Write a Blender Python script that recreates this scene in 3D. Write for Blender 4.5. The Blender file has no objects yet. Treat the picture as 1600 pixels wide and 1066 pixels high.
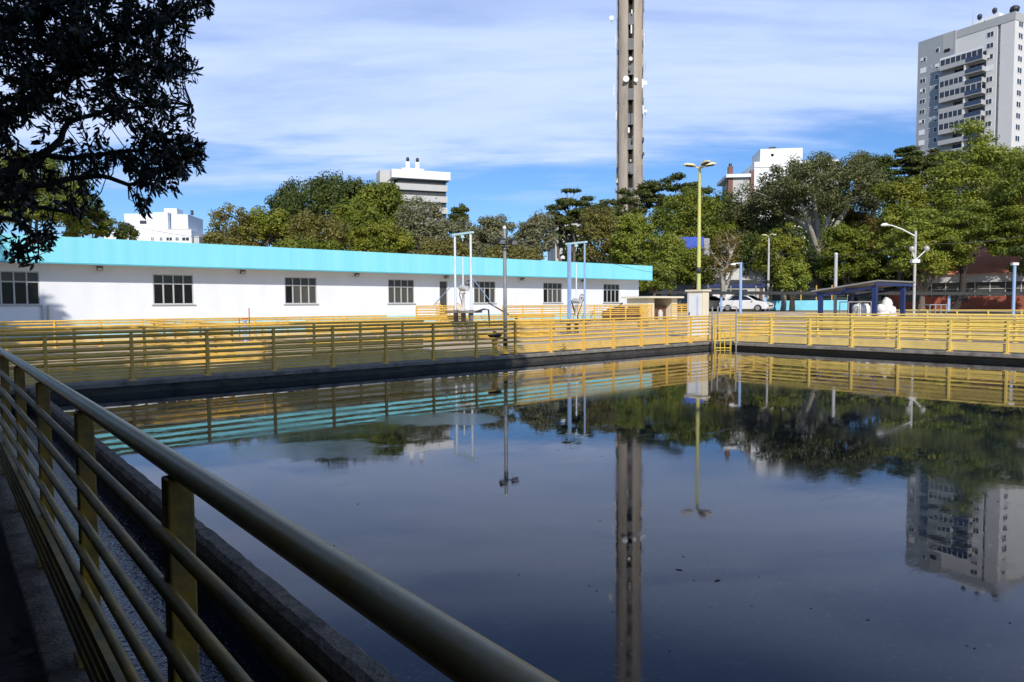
import bpy, math, random
import numpy as np
from mathutils import Vector, Matrix

random.seed(7); RNG = np.random.default_rng(11)
sc = bpy.context.scene
COL = sc.collection
R = math.radians

# ------------------------------------------------------------------ camera
F, PITCH, ROLL, TH, HC = 1072.1, .0528, .0061, .6978, 1.5385
cam = bpy.data.cameras.new('camera'); camo = bpy.data.objects.new('camera', cam); COL.objects.link(camo)
cam.sensor_width = 36; cam.lens = F / 1600 * 36; cam.clip_start = .05; cam.clip_end = 3000
camo.matrix_world = (Matrix.Translation((0, 0, HC)) @ Matrix.Rotation(-TH, 4, 'Z') @ Matrix.Rotation(math.pi/2 - PITCH, 4, 'X') @ Matrix.Rotation(-ROLL, 4, 'Z'))
sc.camera = camo

# ------------------------------------------------------------------ sun, sky, exposure
SUN_EL, SUN_AZ = R(35), (-.60, -.80)          # azimuth: direction towards the sun
sd = Vector((SUN_AZ[0]*math.cos(SUN_EL), SUN_AZ[1]*math.cos(SUN_EL), math.sin(SUN_EL)))
sun = bpy.data.lights.new('sun', 'SUN'); sun.energy = 4.4; sun.angle = R(.53); sun.color = (1, .94, .85)
suno = bpy.data.objects.new('sun', sun); COL.objects.link(suno)
suno.rotation_euler = sd.to_track_quat('Z', 'Y').to_euler()
suno.location = (-20, -20, 40)

w = bpy.data.worlds.new('World'); sc.world = w; w.use_nodes = True
nt = w.node_tree; N = nt.nodes; Lk = nt.links
for n in list(N): N.remove(n)
def nd(t, **k):
    n = N.new(t)
    for a, b in k.items(): setattr(n, a, b)
    return n
def wmath(op, a, b=None, clamp=False):
    n = nd('ShaderNodeMath', operation=op, use_clamp=clamp)
    for i, v in enumerate((a, b)):
        if v is None: continue
        if isinstance(v, (int, float)): n.inputs[i].default_value = v
        else: Lk.new(v, n.inputs[i])
    return n.outputs[0]
def wramp(v, a, b):
    n = nd('ShaderNodeMapRange', interpolation_type='SMOOTHSTEP'); Lk.new(v, n.inputs[0])
    n.inputs[1].default_value = a; n.inputs[2].default_value = b
    return n.outputs[0]
sky = nd('ShaderNodeTexSky'); sky.sky_type = 'NISHITA'; sky.sun_disc = False
sky.sun_elevation = SUN_EL; sky.sun_rotation = math.atan2(SUN_AZ[0], SUN_AZ[1])
sky.air_density = 1.0; sky.dust_density = .3; sky.ozone_density = 2.2
tc = nd('ShaderNodeTexCoord')
vr = nd('ShaderNodeVectorRotate', rotation_type='Z_AXIS'); Lk.new(tc.outputs['Generated'], vr.inputs['Vector']); vr.inputs['Angle'].default_value = TH
sp = nd('ShaderNodeSeparateXYZ'); Lk.new(vr.outputs[0], sp.inputs[0])
zc = wmath('MAXIMUM', sp.outputs[2], 0.0)
den = wmath('ADD', zc, .12)
cu = wmath('DIVIDE', sp.outputs[0], den); cv = wmath('DIVIDE', sp.outputs[1], den)
cx = nd('ShaderNodeCombineXYZ'); Lk.new(wmath('MULTIPLY', cu, .55), cx.inputs[0]); Lk.new(wmath('MULTIPLY', cv, 1.5), cx.inputs[1])
n1 = nd('ShaderNodeTexNoise'); Lk.new(cx.outputs[0], n1.inputs['Vector']); n1.inputs['Scale'].default_value = .85; n1.inputs['Detail'].default_value = 9; n1.inputs['Roughness'].default_value = .56; n1.inputs['Distortion'].default_value = .5
n2 = nd('ShaderNodeTexNoise'); Lk.new(cx.outputs[0], n2.inputs['Vector']); n2.inputs['Scale'].default_value = 3.2; n2.inputs['Detail'].default_value = 8; n2.inputs['Roughness'].default_value = .6
nn = wmath('ADD', wmath('MULTIPLY', n1.outputs['Fac'], .75), wmath('MULTIPLY', n2.outputs['Fac'], .25))
edge = wmath('ADD', zc, wmath('MULTIPLY', wmath('SUBTRACT', nn, .5), .30))
edge = wmath('SUBTRACT', edge, wmath('MULTIPLY', sp.outputs[0], .03))
low = wramp(edge, .165, .235)
hi = wmath('SUBTRACT', 1.0, wmath('MULTIPLY', wramp(edge, .36, .47), .8))
tex = wramp(nn, .33, .60)
mask = wmath('MULTIPLY', wmath('MULTIPLY', low, hi), wmath('ADD', wmath('MULTIPLY', tex, .54), .46), True)
wisp = wmath('MULTIPLY', wramp(nn, .50, .66), wmath('MULTIPLY', wramp(zc, .06, .16), .35))
mask = wmath('MAXIMUM', mask, wisp)
tint = nd('ShaderNodeMix', data_type='RGBA', blend_type='MULTIPLY'); tint.inputs[0].default_value = 1
Lk.new(sky.outputs[0], tint.inputs[6]); tint.inputs[7].default_value = (.66, .96, 1.38, 1)
mx = nd('ShaderNodeMix', data_type='RGBA'); Lk.new(mask, mx.inputs[0]); Lk.new(tint.outputs[2], mx.inputs[6]); mx.inputs[7].default_value = (6.6, 8.1, 12.0, 1)
bg = nd('ShaderNodeBackground'); bg.inputs[1].default_value = .10; Lk.new(mx.outputs[2], bg.inputs[0])
wo = nd('ShaderNodeOutputWorld'); Lk.new(bg.outputs[0], wo.inputs[0])

sc.view_settings.view_transform = 'Standard'; sc.view_settings.look = 'None'; sc.view_settings.exposure = 0; sc.view_settings.gamma = 1
sc.render.engine = 'CYCLES'; sc.cycles.use_denoising = True; sc.cycles.max_bounces = 8
sc.cycles.sample_clamp_indirect = 6

# ------------------------------------------------------------------ projection helpers (photo pixel -> world)
def ray(px, py):
    x0, y0 = px-800, py-533
    cr, sr = math.cos(ROLL), math.sin(ROLL)
    x, y = x0*cr - y0*sr, x0*sr + y0*cr
    c, s = math.cos(PITCH), math.sin(PITCH)
    fw, z = F*c - y*s, -F*s - y*c
    return Vector((math.cos(TH)*x + math.sin(TH)*fw, -math.sin(TH)*x + math.cos(TH)*fw, z))/fw
def at(px, py, D):
    return ray(px, py)*D + Vector((0, 0, HC))
def onY(px, py, Y):
    r = ray(px, py); return r*(Y/r.y) + Vector((0, 0, HC))
def onX(px, py, X):
    r = ray(px, py); return r*(X/r.x) + Vector((0, 0, HC))
def hz(px): return at(px, 476, 1)
def depth(p): return math.sin(TH)*p[0] + math.cos(TH)*p[1]
def ground_z(x, y):
    d = depth((x, y))
    def ss(a, b):
        t = min(1, max(0, (d-a)/(b-a))); return t*t*(3-2*t)
    return .8*ss(46, 58) + 3.0*ss(66, 110) + 5*ss(100, 220)
def gp(px, D):
    p = at(px, 476, D); return Vector((p.x, p.y, ground_z(p.x, p.y)))
RIGHT = Vector((math.cos(TH), -math.sin(TH), 0)); FWD = Vector((math.sin(TH), math.cos(TH), 0))

# ------------------------------------------------------------------ materials
def mat(name, c, rough=.6, var=.12, scale=6, stain=None, stain_amt=.5, stain_scale=2.0, stretch=(1, 1, 1), bump=0, bump_scale=40, metallic=0, spec=.5, thresh=(.5, .68)):
    m = bpy.data.materials.new(name); m.use_nodes = True
    t = m.node_tree; b = t.nodes['Principled BSDF']
    b.inputs['Roughness'].default_value = rough; b.inputs['Metallic'].default_value = metallic
    b.inputs['Specular IOR Level'].default_value = spec
    co = t.nodes.new('ShaderNodeTexCoord'); mp = t.nodes.new('ShaderNodeMapping'); t.links.new(co.outputs['Object'], mp.inputs[0]); mp.inputs['Scale'].default_value = stretch
    n = t.nodes.new('ShaderNodeTexNoise'); t.links.new(mp.outputs[0], n.inputs['Vector']); n.inputs['Scale'].default_value = scale; n.inputs['Detail'].default_value = 6
    mr = t.nodes.new('ShaderNodeMapRange'); t.links.new(n.outputs['Fac'], mr.inputs[0]); mr.inputs[1].default_value = .3; mr.inputs[2].default_value = .7
    mi = t.nodes.new('ShaderNodeMix'); mi.data_type = 'RGBA'; t.links.new(mr.outputs[0], mi.inputs[0])
    mi.inputs[6].default_value = tuple(v*(1-var) for v in c)+(1,); mi.inputs[7].default_value = tuple(min(1, v*(1+var)) for v in c)+(1,)
    out = mi.outputs[2]
    if stain:
        n2_ = t.nodes.new('ShaderNodeTexNoise'); t.links.new(mp.outputs[0], n2_.inputs['Vector']); n2_.inputs['Scale'].default_value = stain_scale; n2_.inputs['Detail'].default_value = 8; n2_.inputs['Roughness'].default_value = .65
        m2 = t.nodes.new('ShaderNodeMapRange'); t.links.new(n2_.outputs['Fac'], m2.inputs[0]); m2.inputs[1].default_value = thresh[0]; m2.inputs[2].default_value = thresh[1]; m2.inputs[4].default_value = stain_amt
        x = t.nodes.new('ShaderNodeMix'); x.data_type = 'RGBA'; t.links.new(m2.outputs[0], x.inputs[0]); t.links.new(out, x.inputs[6]); x.inputs[7].default_value = tuple(stain)+(1,)
        out = x.outputs[2]
    t.links.new(out, b.inputs['Base Color'])
    if bump:
        n3 = t.nodes.new('ShaderNodeTexNoise'); t.links.new(co.outputs['Object'], n3.inputs['Vector']); n3.inputs['Scale'].default_value = bump_scale; n3.inputs['Detail'].default_value = 5
        bp = t.nodes.new('ShaderNodeBump'); bp.inputs['Strength'].default_value = bump; bp.inputs['Distance'].default_value = .02; t.links.new(n3.outputs['Fac'], bp.inputs['Height']); t.links.new(bp.outputs[0], b.inputs['Normal'])
    return m

def leaf_mat(name, c1, c2, c3, rough=.5, trans=.33, patch=.5):
    m = bpy.data.materials.new(name); m.use_nodes = True
    t = m.node_tree; b = t.nodes['Principled BSDF']; b.inputs['Roughness'].default_value = rough; b.inputs['Specular IOR Level'].default_value = .35
    g = t.nodes.new('ShaderNodeNewGeometry'); co = t.nodes.new('ShaderNodeTexCoord')
    n = t.nodes.new('ShaderNodeTexNoise'); t.links.new(co.outputs['Object'], n.inputs['Vector']); n.inputs['Scale'].default_value = patch; n.inputs['Detail'].default_value = 3
    a = t.nodes.new('ShaderNodeMath'); a.operation = 'MULTIPLY_ADD'; t.links.new(g.outputs['Random Per Island'], a.inputs[0]); a.inputs[1].default_value = .45
    mr = t.nodes.new('ShaderNodeMapRange'); t.links.new(n.outputs['Fac'], mr.inputs[0]); mr.inputs[1].default_value = .3; mr.inputs[2].default_value = .7; mr.inputs[4].default_value = .55
    t.links.new(mr.outputs[0], a.inputs[2])
    r = t.nodes.new('ShaderNodeValToRGB'); t.links.new(a.outputs[0], r.inputs[0])
    e = r.color_ramp.elements; e[0].position = .1; e[0].color = (*c1, 1); e[1].position = .9; e[1].color = (*c3, 1)
    k = e.new(.5); k.color = (*c2, 1)
    t.links.new(r.outputs[0], b.inputs['Base Color'])
    tr = t.nodes.new('ShaderNodeBsdfTranslucent'); t.links.new(r.outputs[0], tr.inputs[0])
    ms = t.nodes.new('ShaderNodeMixShader'); ms.inputs[0].default_value = trans
    t.links.new(b.outputs[0], ms.inputs[1]); t.links.new(tr.outputs[0], ms.inputs[2])
    t.links.new(ms.outputs[0], t.nodes['Material Output'].inputs[0])
    return m

def glass_mat(name, c, rough=.06):
    return mat(name, c, rough, .25, 2.5, spec=.3)

M = {}
RUST = (.16, .07, .03)
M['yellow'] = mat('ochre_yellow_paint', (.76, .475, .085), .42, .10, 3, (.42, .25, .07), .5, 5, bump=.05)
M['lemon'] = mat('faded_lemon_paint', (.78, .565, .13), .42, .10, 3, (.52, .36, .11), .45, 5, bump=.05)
M['oldyellow_shaded'] = mat('weathered_shade_dark_yellow_paint', (.30, .17, .012), .5, .25, 9, (.075, .06, .035), .7, 4, spec=.3, bump=.12, bump_scale=60, thresh=(.42, .6))  # weathered yellow, darkened to put the near rail's deep shade into its colour
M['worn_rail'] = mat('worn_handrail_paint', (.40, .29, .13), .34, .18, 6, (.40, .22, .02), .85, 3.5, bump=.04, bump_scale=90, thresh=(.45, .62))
M['vivid'] = mat('vivid_yellow_paint', (.66, .48, .06), .45, .08, 5)
M['concrete'] = mat('weathered_concrete', (.22, .20, .17), .9, .25, 5, (.05, .05, .045), .8, 2.2, bump=.5, bump_scale=30)
M['curb'] = mat('rough_curb_concrete', (.19, .15, .11), .95, .35, 14, (.06, .048, .035), .8, 5, bump=.9, bump_scale=45)
M['wetwall_shaded'] = mat('damp_stained_shade_dark_concrete', (.06, .053, .043), .7, .3, 4, (.012, .011, .010), .9, 1.5, stretch=(1, 1, 3), bump=.5, bump_scale=25)  # damp and stained, darkened further so the walls' shade sits in the colour
M['deck'] = mat('sandy_deck_concrete', (.50, .385, .25), .9, .18, 1.2, (.30, .22, .14), .6, .5, bump=.3)
M['soil'] = mat('dark_bank_soil', (.05, .04, .03), 1, .4, 6, (.02, .018, .014), .8, 3, bump=1, bump_scale=25)
M['forest'] = mat('leafy_forest_floor', (.05, .06, .025), 1, .4, 2, (.07, .06, .035), .7, .6, bump=1, bump_scale=8)
M['white'] = mat('white_wall_paint', (.77, .79, .83), .75, .03, 1.5, (.62, .62, .63), .15, .8, stretch=(1, 1, .35))
M['cyan'] = mat('turquoise_fascia_metal', (.235, .70, .80), .45, .05, 1.0, (.35, .74, .82), .5, .9, stretch=(2.2, 1, .12))
M['cyan_dark'] = mat('turquoise_trim', (.10, .40, .48), .5, .06, 3)
M['plinth'] = mat('pale_turquoise_plinth', (.42, .66, .66), .8, .08, 2, (.5, .42, .3), .6, 1.2)
M['roof'] = mat('grey_roof_sheet', (.30, .31, .32), .6, .1, 2)
M['glass'] = mat('dark_window_glass', (.010, .010, .011), .07, .25, 2.5, spec=.16)
M['curtain'] = mat('grey_curtained_glass', (.075, .074, .068), .12, .18, 3, stretch=(6, 6, .4), spec=.2)
M['frame'] = mat('grey_aluminium_frame', (.48, .48, .47), .5, .05, 5)
M['galv'] = mat('galvanised_steel', (.40, .40, .40), .42, .15, 8, (.22, .2, .18), .5, 5, metallic=.55)
M['pipe_white'] = mat('pale_blue_white_pipe_paint', (.66, .72, .78), .45, .06, 4, (.4, .25, .12), .7, 3, thresh=(.62, .7))
M['pipe_blue'] = mat('light_blue_pipe_paint', (.28, .41, .64), .45, .08, 3)
M['pipe_cyan'] = mat('pale_cyan_pipe_paint', (.50, .74, .80), .45, .08, 3)
M['navy'] = mat('navy_blue_paint', (.015, .03, .12), .5, .1, 4)
M['dark'] = mat('dark_metal', (.03, .03, .032), .5, .2, 8)
M['black'] = mat('black_rubber', (.012, .012, .012), .7, .2, 8)
M['lamp_shell'] = mat('cream_lamp_housing', (.62, .55, .33), .5, .08, 5)
M['lamp_glass'] = mat('lamp_glass', (.42, .42, .39), .15, .05, 5)
M['limepole'] = mat('yellow_green_pole_paint', (.52, .53, .17), .5, .1, 3, (.62, .45, .06), .6, 1.2, stretch=(1, 1, .5))
M['lightpole'] = mat('pale_pole_paint', (.46, .46, .43), .5, .08, 3)
M['cream'] = mat('cream_wall_paint', (.74, .66, .50), .8, .05, 3, (.5, .42, .3), .4, 1.5)
M['box_white'] = mat('utility_cabinet_paint', (.78, .79, .80), .6, .04, 3)
M['faded_blue'] = mat('faded_blue_lettering', (.45, .56, .74), .7, .12, 8)
M['car_white'] = mat('white_car_paint', (.78, .78, .78), .2, .02, 2, spec=.7)
M['car_glass'] = mat('tinted_car_glass', (.012, .013, .015), .04, .1, 2, spec=.8)
M['blue_wall'] = mat('sky_blue_wall_paint', (.22, .62, .80), .8, .06, 1.5)
M['roof_dark'] = mat('weathered_corrugated_roof', (.045, .046, .044), .9, .2, 3, (.02, .02, .02), .7, 1)
M['roof_pale'] = mat('grey_fibre_cement_roof', (.26, .25, .23), .9, .15, 3)
M['brick'] = mat('red_brick', (.30, .085, .05), .9, .2, 6, (.16, .06, .045), .5, 1.5)
M['terracotta'] = mat('salmon_painted_roof', (.62, .24, .15), .85, .08, 2, (.5, .17, .1), .5, .8)
M['greywall'] = mat('pale_grey_render', (.42, .42, .42), .85, .08, 2)
M['bluetarp'] = mat('bright_blue_wall_paint', (.04, .09, .45), .6, .15, 2)
M['apt_grey'] = mat('slate_grey_render', (.31, .33, .35), .85, .03, .5)
M['apt_beige'] = mat('light_beige_render', (.64, .62, .60), .85, .03, .5)
M['apt_band'] = mat('mid_grey_render', (.40, .40, .395), .85, .03, .5)
M['apt_white'] = mat('white_window_frame', (.74, .74, .74), .6, .02, 2)
M['apt_glass'] = glass_mat('bluish_window_glass', (.03, .04, .06), .05)
M['apt_rail'] = glass_mat('dark_blue_balcony_glass', (.04, .06, .11), .08)
M['bldg_white'] = mat('bright_white_render', (.80, .80, .80), .8, .03, .4)
M['bldg_pale'] = mat('pale_stone_panels', (.50, .49, .47), .85, .05, .6)
M['bldg_old'] = mat('blotchy_off_white_render', (.55, .54, .51), .9, .12, .8, (.28, .27, .25), .7, .5)
M['bldg_shed'] = mat('pale_blue_white_cladding', (.68, .72, .80), .7, .03, 1, stretch=(3, 3, .1))
M['chim_brick'] = mat('brown_brick', (.20, .10, .075), .9, .15, 3)
M['tower'] = mat('aged_tower_concrete', (.42, .35, .275), .92, .16, .9, (.19, .165, .14), .85, .45, stretch=(1, 1, .22), bump=.4, bump_scale=3)
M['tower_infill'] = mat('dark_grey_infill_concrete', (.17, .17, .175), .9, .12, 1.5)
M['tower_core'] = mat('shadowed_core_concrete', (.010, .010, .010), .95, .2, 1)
M['antenna'] = mat('white_antenna_plastic', (.72, .72, .72), .5, .04, 3)
M['sack'] = mat('white_woven_plastic', (.68, .68, .67), .7, .06, 8, bump=.4, bump_scale=12)
M['wood'] = mat('rusty_brown_scrap', (.14, .07, .04), .9, .3, 6)
M['valve_y'] = M['yellow']
M['mangrey'] = mat('grey_cast_metal', (.52, .52, .50), .5, .12, 6, (.25, .2, .15), .5, 5)
M['bark'] = mat('grey_brown_bark', (.15, .12, .09), .95, .3, 3, (.06, .05, .04), .6, 1.5, stretch=(1, 1, .3), bump=.6, bump_scale=6)
M['bark_pale'] = mat('pale_grey_bark', (.40, .36, .30), .95, .2, 1.5, (.17, .15, .12), .7, .8, stretch=(1, 1, .4), bump=.6, bump_scale=5)
M['bark_dark'] = mat('near_black_bark', (.035, .03, .026), .95, .3, 6, bump=.5)
M['debris'] = mat('floating_leaf_brown', (.035, .028, .018), .8, .3, 9)

LM = {
 'yellowgreen': leaf_mat('yellow_green_leaves', (.10, .13, .014), (.205, .225, .024), (.35, .335, .035)),
 'green':       leaf_mat('mid_green_leaves', (.08, .12, .014), (.165, .20, .022), (.28, .28, .035)),
 'bright':      leaf_mat('fresh_green_leaves', (.115, .165, .02), (.225, .265, .032), (.35, .34, .045)),
 'dark':        leaf_mat('dark_green_leaves', (.042, .066, .013), (.085, .115, .02), (.16, .17, .034)),
 'olive':       leaf_mat('olive_leaves', (.11, .11, .026), (.20, .18, .042), (.27, .24, .065)),
 'grey':        leaf_mat('grey_green_leaves', (.12, .125, .055), (.21, .21, .105), (.32, .30, .17)),
 'sage':        leaf_mat('sage_green_leaves', (.07, .085, .024), (.135, .148, .048), (.22, .215, .085)),
 'pine':        leaf_mat('pine_needles', (.036, .058, .013), (.078, .10, .018), (.16, .155, .03)),
 'russet':      leaf_mat('russet_green_leaves', (.12, .09, .022), (.20, .155, .035), (.28, .19, .05)),
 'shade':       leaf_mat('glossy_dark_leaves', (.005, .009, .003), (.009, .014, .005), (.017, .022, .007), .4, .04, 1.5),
}

# ------------------------------------------------------------------ mesh builder
class MB:
    def __init__(s): s.v = []; s.f = []; s.sm = []
    def add(s, vs, fs, smooth=False):
        o = len(s.v); s.v += [tuple(v) for v in vs]; s.f += [tuple(i+o for i in f) for f in fs]; s.sm += [smooth]*len(fs); return s
    def box(s, c, d, rot=0, tilt=None):
        hx, hy, hzz = d[0]/2, d[1]/2, d[2]/2
        m = Matrix.Rotation(rot, 3, 'Z')
        if tilt is not None: m = m @ tilt
        vs = [Vector(c) + m @ Vector((x*hx, y*hy, z*hzz)) for z in (-1, 1) for y in (-1, 1) for x in (-1, 1)]
        return s.add(vs, [(0, 2, 3, 1), (4, 5, 7, 6), (0, 1, 5, 4), (2, 6, 7, 3), (0, 4, 6, 2), (1, 3, 7, 5)])
    def span(s, a, b):
        return s.box([(a[i]+b[i])/2 for i in range(3)], [abs(b[i]-a[i]) for i in range(3)])
    def tube(s, pts, rad, n=10, cap=True):
        pts = [Vector(p) for p in pts]
        if isinstance(rad, (int, float)): rad = [rad]*len(pts)
        rings = []; up = None
        for i, p in enumerate(pts):
            t = (pts[min(i+1, len(pts)-1)] - pts[max(i-1, 0)])
            if t.length < 1e-9: t = Vector((0, 0, 1))
            t.normalize()
            if up is None: up = Vector((0, 0, 1)) if abs(t.z) < .9 else Vector((1, 0, 0))
            a = up - t*up.dot(t)
            if a.length < 1e-4: a = Vector((1, 0, 0)) - t*t.x
            a.normalize(); up = a; b = t.cross(a)
            rings.append([p + (a*math.cos(2*math.pi*k/n) + b*math.sin(2*math.pi*k/n))*rad[i] for k in range(n)])
        vs = [v for r in rings for v in r]
        fs = [(i*n+k, i*n+(k+1) % n, (i+1)*n+(k+1) % n, (i+1)*n+k) for i in range(len(pts)-1) for k in range(n)]
        s.add(vs, fs, True)
        if cap:
            s.add(rings[0], [tuple(range(n-1, -1, -1))]); s.add(rings[-1], [tuple(range(n))])
        return s
    def lathe(s, prof, c=(0, 0, 0), n=16):
        vs = [(c[0]+r*math.cos(2*math.pi*k/n), c[1]+r*math.sin(2*math.pi*k/n), c[2]+z) for r, z in prof for k in range(n)]
        fs = [(i*n+k, i*n+(k+1) % n, (i+1)*n+(k+1) % n, (i+1)*n+k) for i in range(len(prof)-1) for k in range(n)]
        return s.add(vs, fs, True)
    def prism(s, poly, d):
        n = len(poly); d = Vector(d)
        vs = [Vector(p) for p in poly] + [Vector(p)+d for p in poly]
        return s.add(vs, [tuple(range(n-1, -1, -1)), tuple(range(n, 2*n))] + [(i, (i+1) % n, (i+1) % n+n, i+n) for i in range(n)])
    def blob(s, c, r, jit=.15, seed=0, n=10, m=7):
        rg = random.Random(seed); vs = [(c[0], c[1], c[2]-r[2])]
        for i in range(1, m):
            t = math.pi*i/m - math.pi/2
            for k in range(n):
                q = 1+rg.uniform(-jit, jit)
                vs.append((c[0]+r[0]*math.cos(t)*math.cos(2*math.pi*k/n)*q, c[1]+r[1]*math.cos(t)*math.sin(2*math.pi*k/n)*q, c[2]+r[2]*math.sin(t)*q))
        vs.append((c[0], c[1], c[2]+r[2])); T = len(vs)-1
        fs = [(0, 1+(k+1) % n, 1+k) for k in range(n)] + [(T, 1+(m-2)*n+k, 1+(m-2)*n+(k+1) % n) for k in range(n)]
        for i in range(m-2):
            fs += [(1+i*n+k, 1+i*n+(k+1) % n, 1+(i+1)*n+(k+1) % n, 1+(i+1)*n+k) for k in range(n)]
        return s.add(vs, fs, True)
    def build(s, name, material, parent=None, label=None, bevel=0):
        me = bpy.data.meshes.new(name); me.from_pydata(s.v, [], s.f); me.update()
        me.polygons.foreach_set('use_smooth', s.sm)
        me.materials.append(material)
        o = bpy.data.objects.new(name, me); COL.objects.link(o)
        if parent: o.parent = parent
        if label: o['label'] = label
        if bevel:
            b = o.modifiers.new('bevel', 'BEVEL'); b.width = bevel; b.segments = 2; b.limit_method = 'ANGLE'
        return o

def tag(o, label, cat, group=None, kind=None):
    if label: o['label'] = label
    if cat: o['category'] = cat
    if group: o['group'] = group
    if kind: o['kind'] = kind
    return o
def thing(name, label, cat, loc=(0, 0, 0), rz=0, group=None):
    o = bpy.data.objects.new(name, None); COL.objects.link(o); o.empty_display_size = .1
    o.location = loc; o.rotation_euler = (0, 0, rz)
    return tag(o, label, cat, group)
def struct(name, mb, material): return tag(mb.build(name, material), None, None, None, 'structure')
def dup(o, parent):
    c = o.copy(); COL.objects.link(c); c.parent = parent
    for ch in [x for x in bpy.data.objects if x.parent == o]: dup(ch, c)
    return c

# ------------------------------------------------------------------ ground, water, decks
def grid_sheet(xs, ys, zf):
    b = MB(); nx, ny = len(xs), len(ys)
    vs = [(x, y, zf(x, y)) for y in ys for x in xs]
    fs = [(j*nx+i, j*nx+i+1, (j+1)*nx+i+1, (j+1)*nx+i) for j in range(ny-1) for i in range(nx-1)]
    return b.add(vs, fs, True)
WZ = -.245
def gz(x, y):
    if .56 < x < 24.5 and -39 < y < 16.3: return -2.6
    if x <= .56 and y < 40: return -.05 + .03*math.sin(x*3.1)*math.sin(y*2.3)
    return ground_z(x, y) - .012
xs = [-900, -400, -200, -100, -50, -30, -20, -14, -10, -7, -5, -4, -3, -2.4, -1.8, -1.2, -.8, -.4, 0, .3, .55, .57, 1.4, 4, 8, 12, 16, 20, 24.49, 24.52] + list(range(27, 61, 3)) + [66, 74, 82, 92, 104, 118, 134, 152, 175, 205, 260, 400, 900]
ys = [-900, -300, -120, -60, -40, -39.02, -38.98, -30, -20, -12, -8, -6, -5, -4, -3, -2, -1.4, -.8, -.2, .4, 1, 1.6, 2.2, 3, 4, 5, 6, 7, 8, 10, 13, 16.29, 16.32, 18, 21, 24, 27, 30, 33, 36, 40, 45, 50, 56, 63, 71, 80, 90, 101, 114, 130, 150, 175, 205, 260, 400, 900]
g = struct('ground', grid_sheet(xs, ys, gz), M['soil'])
g.data.materials.append(M['deck']); g.data.materials.append(M['forest'])
for p in g.data.polygons:
    c = p.center; d = depth(c)
    p.material_index = 0 if c.x < .6 and c.y < 14 else (1 if d < 66 and c.x > -30 else 2)

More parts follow.
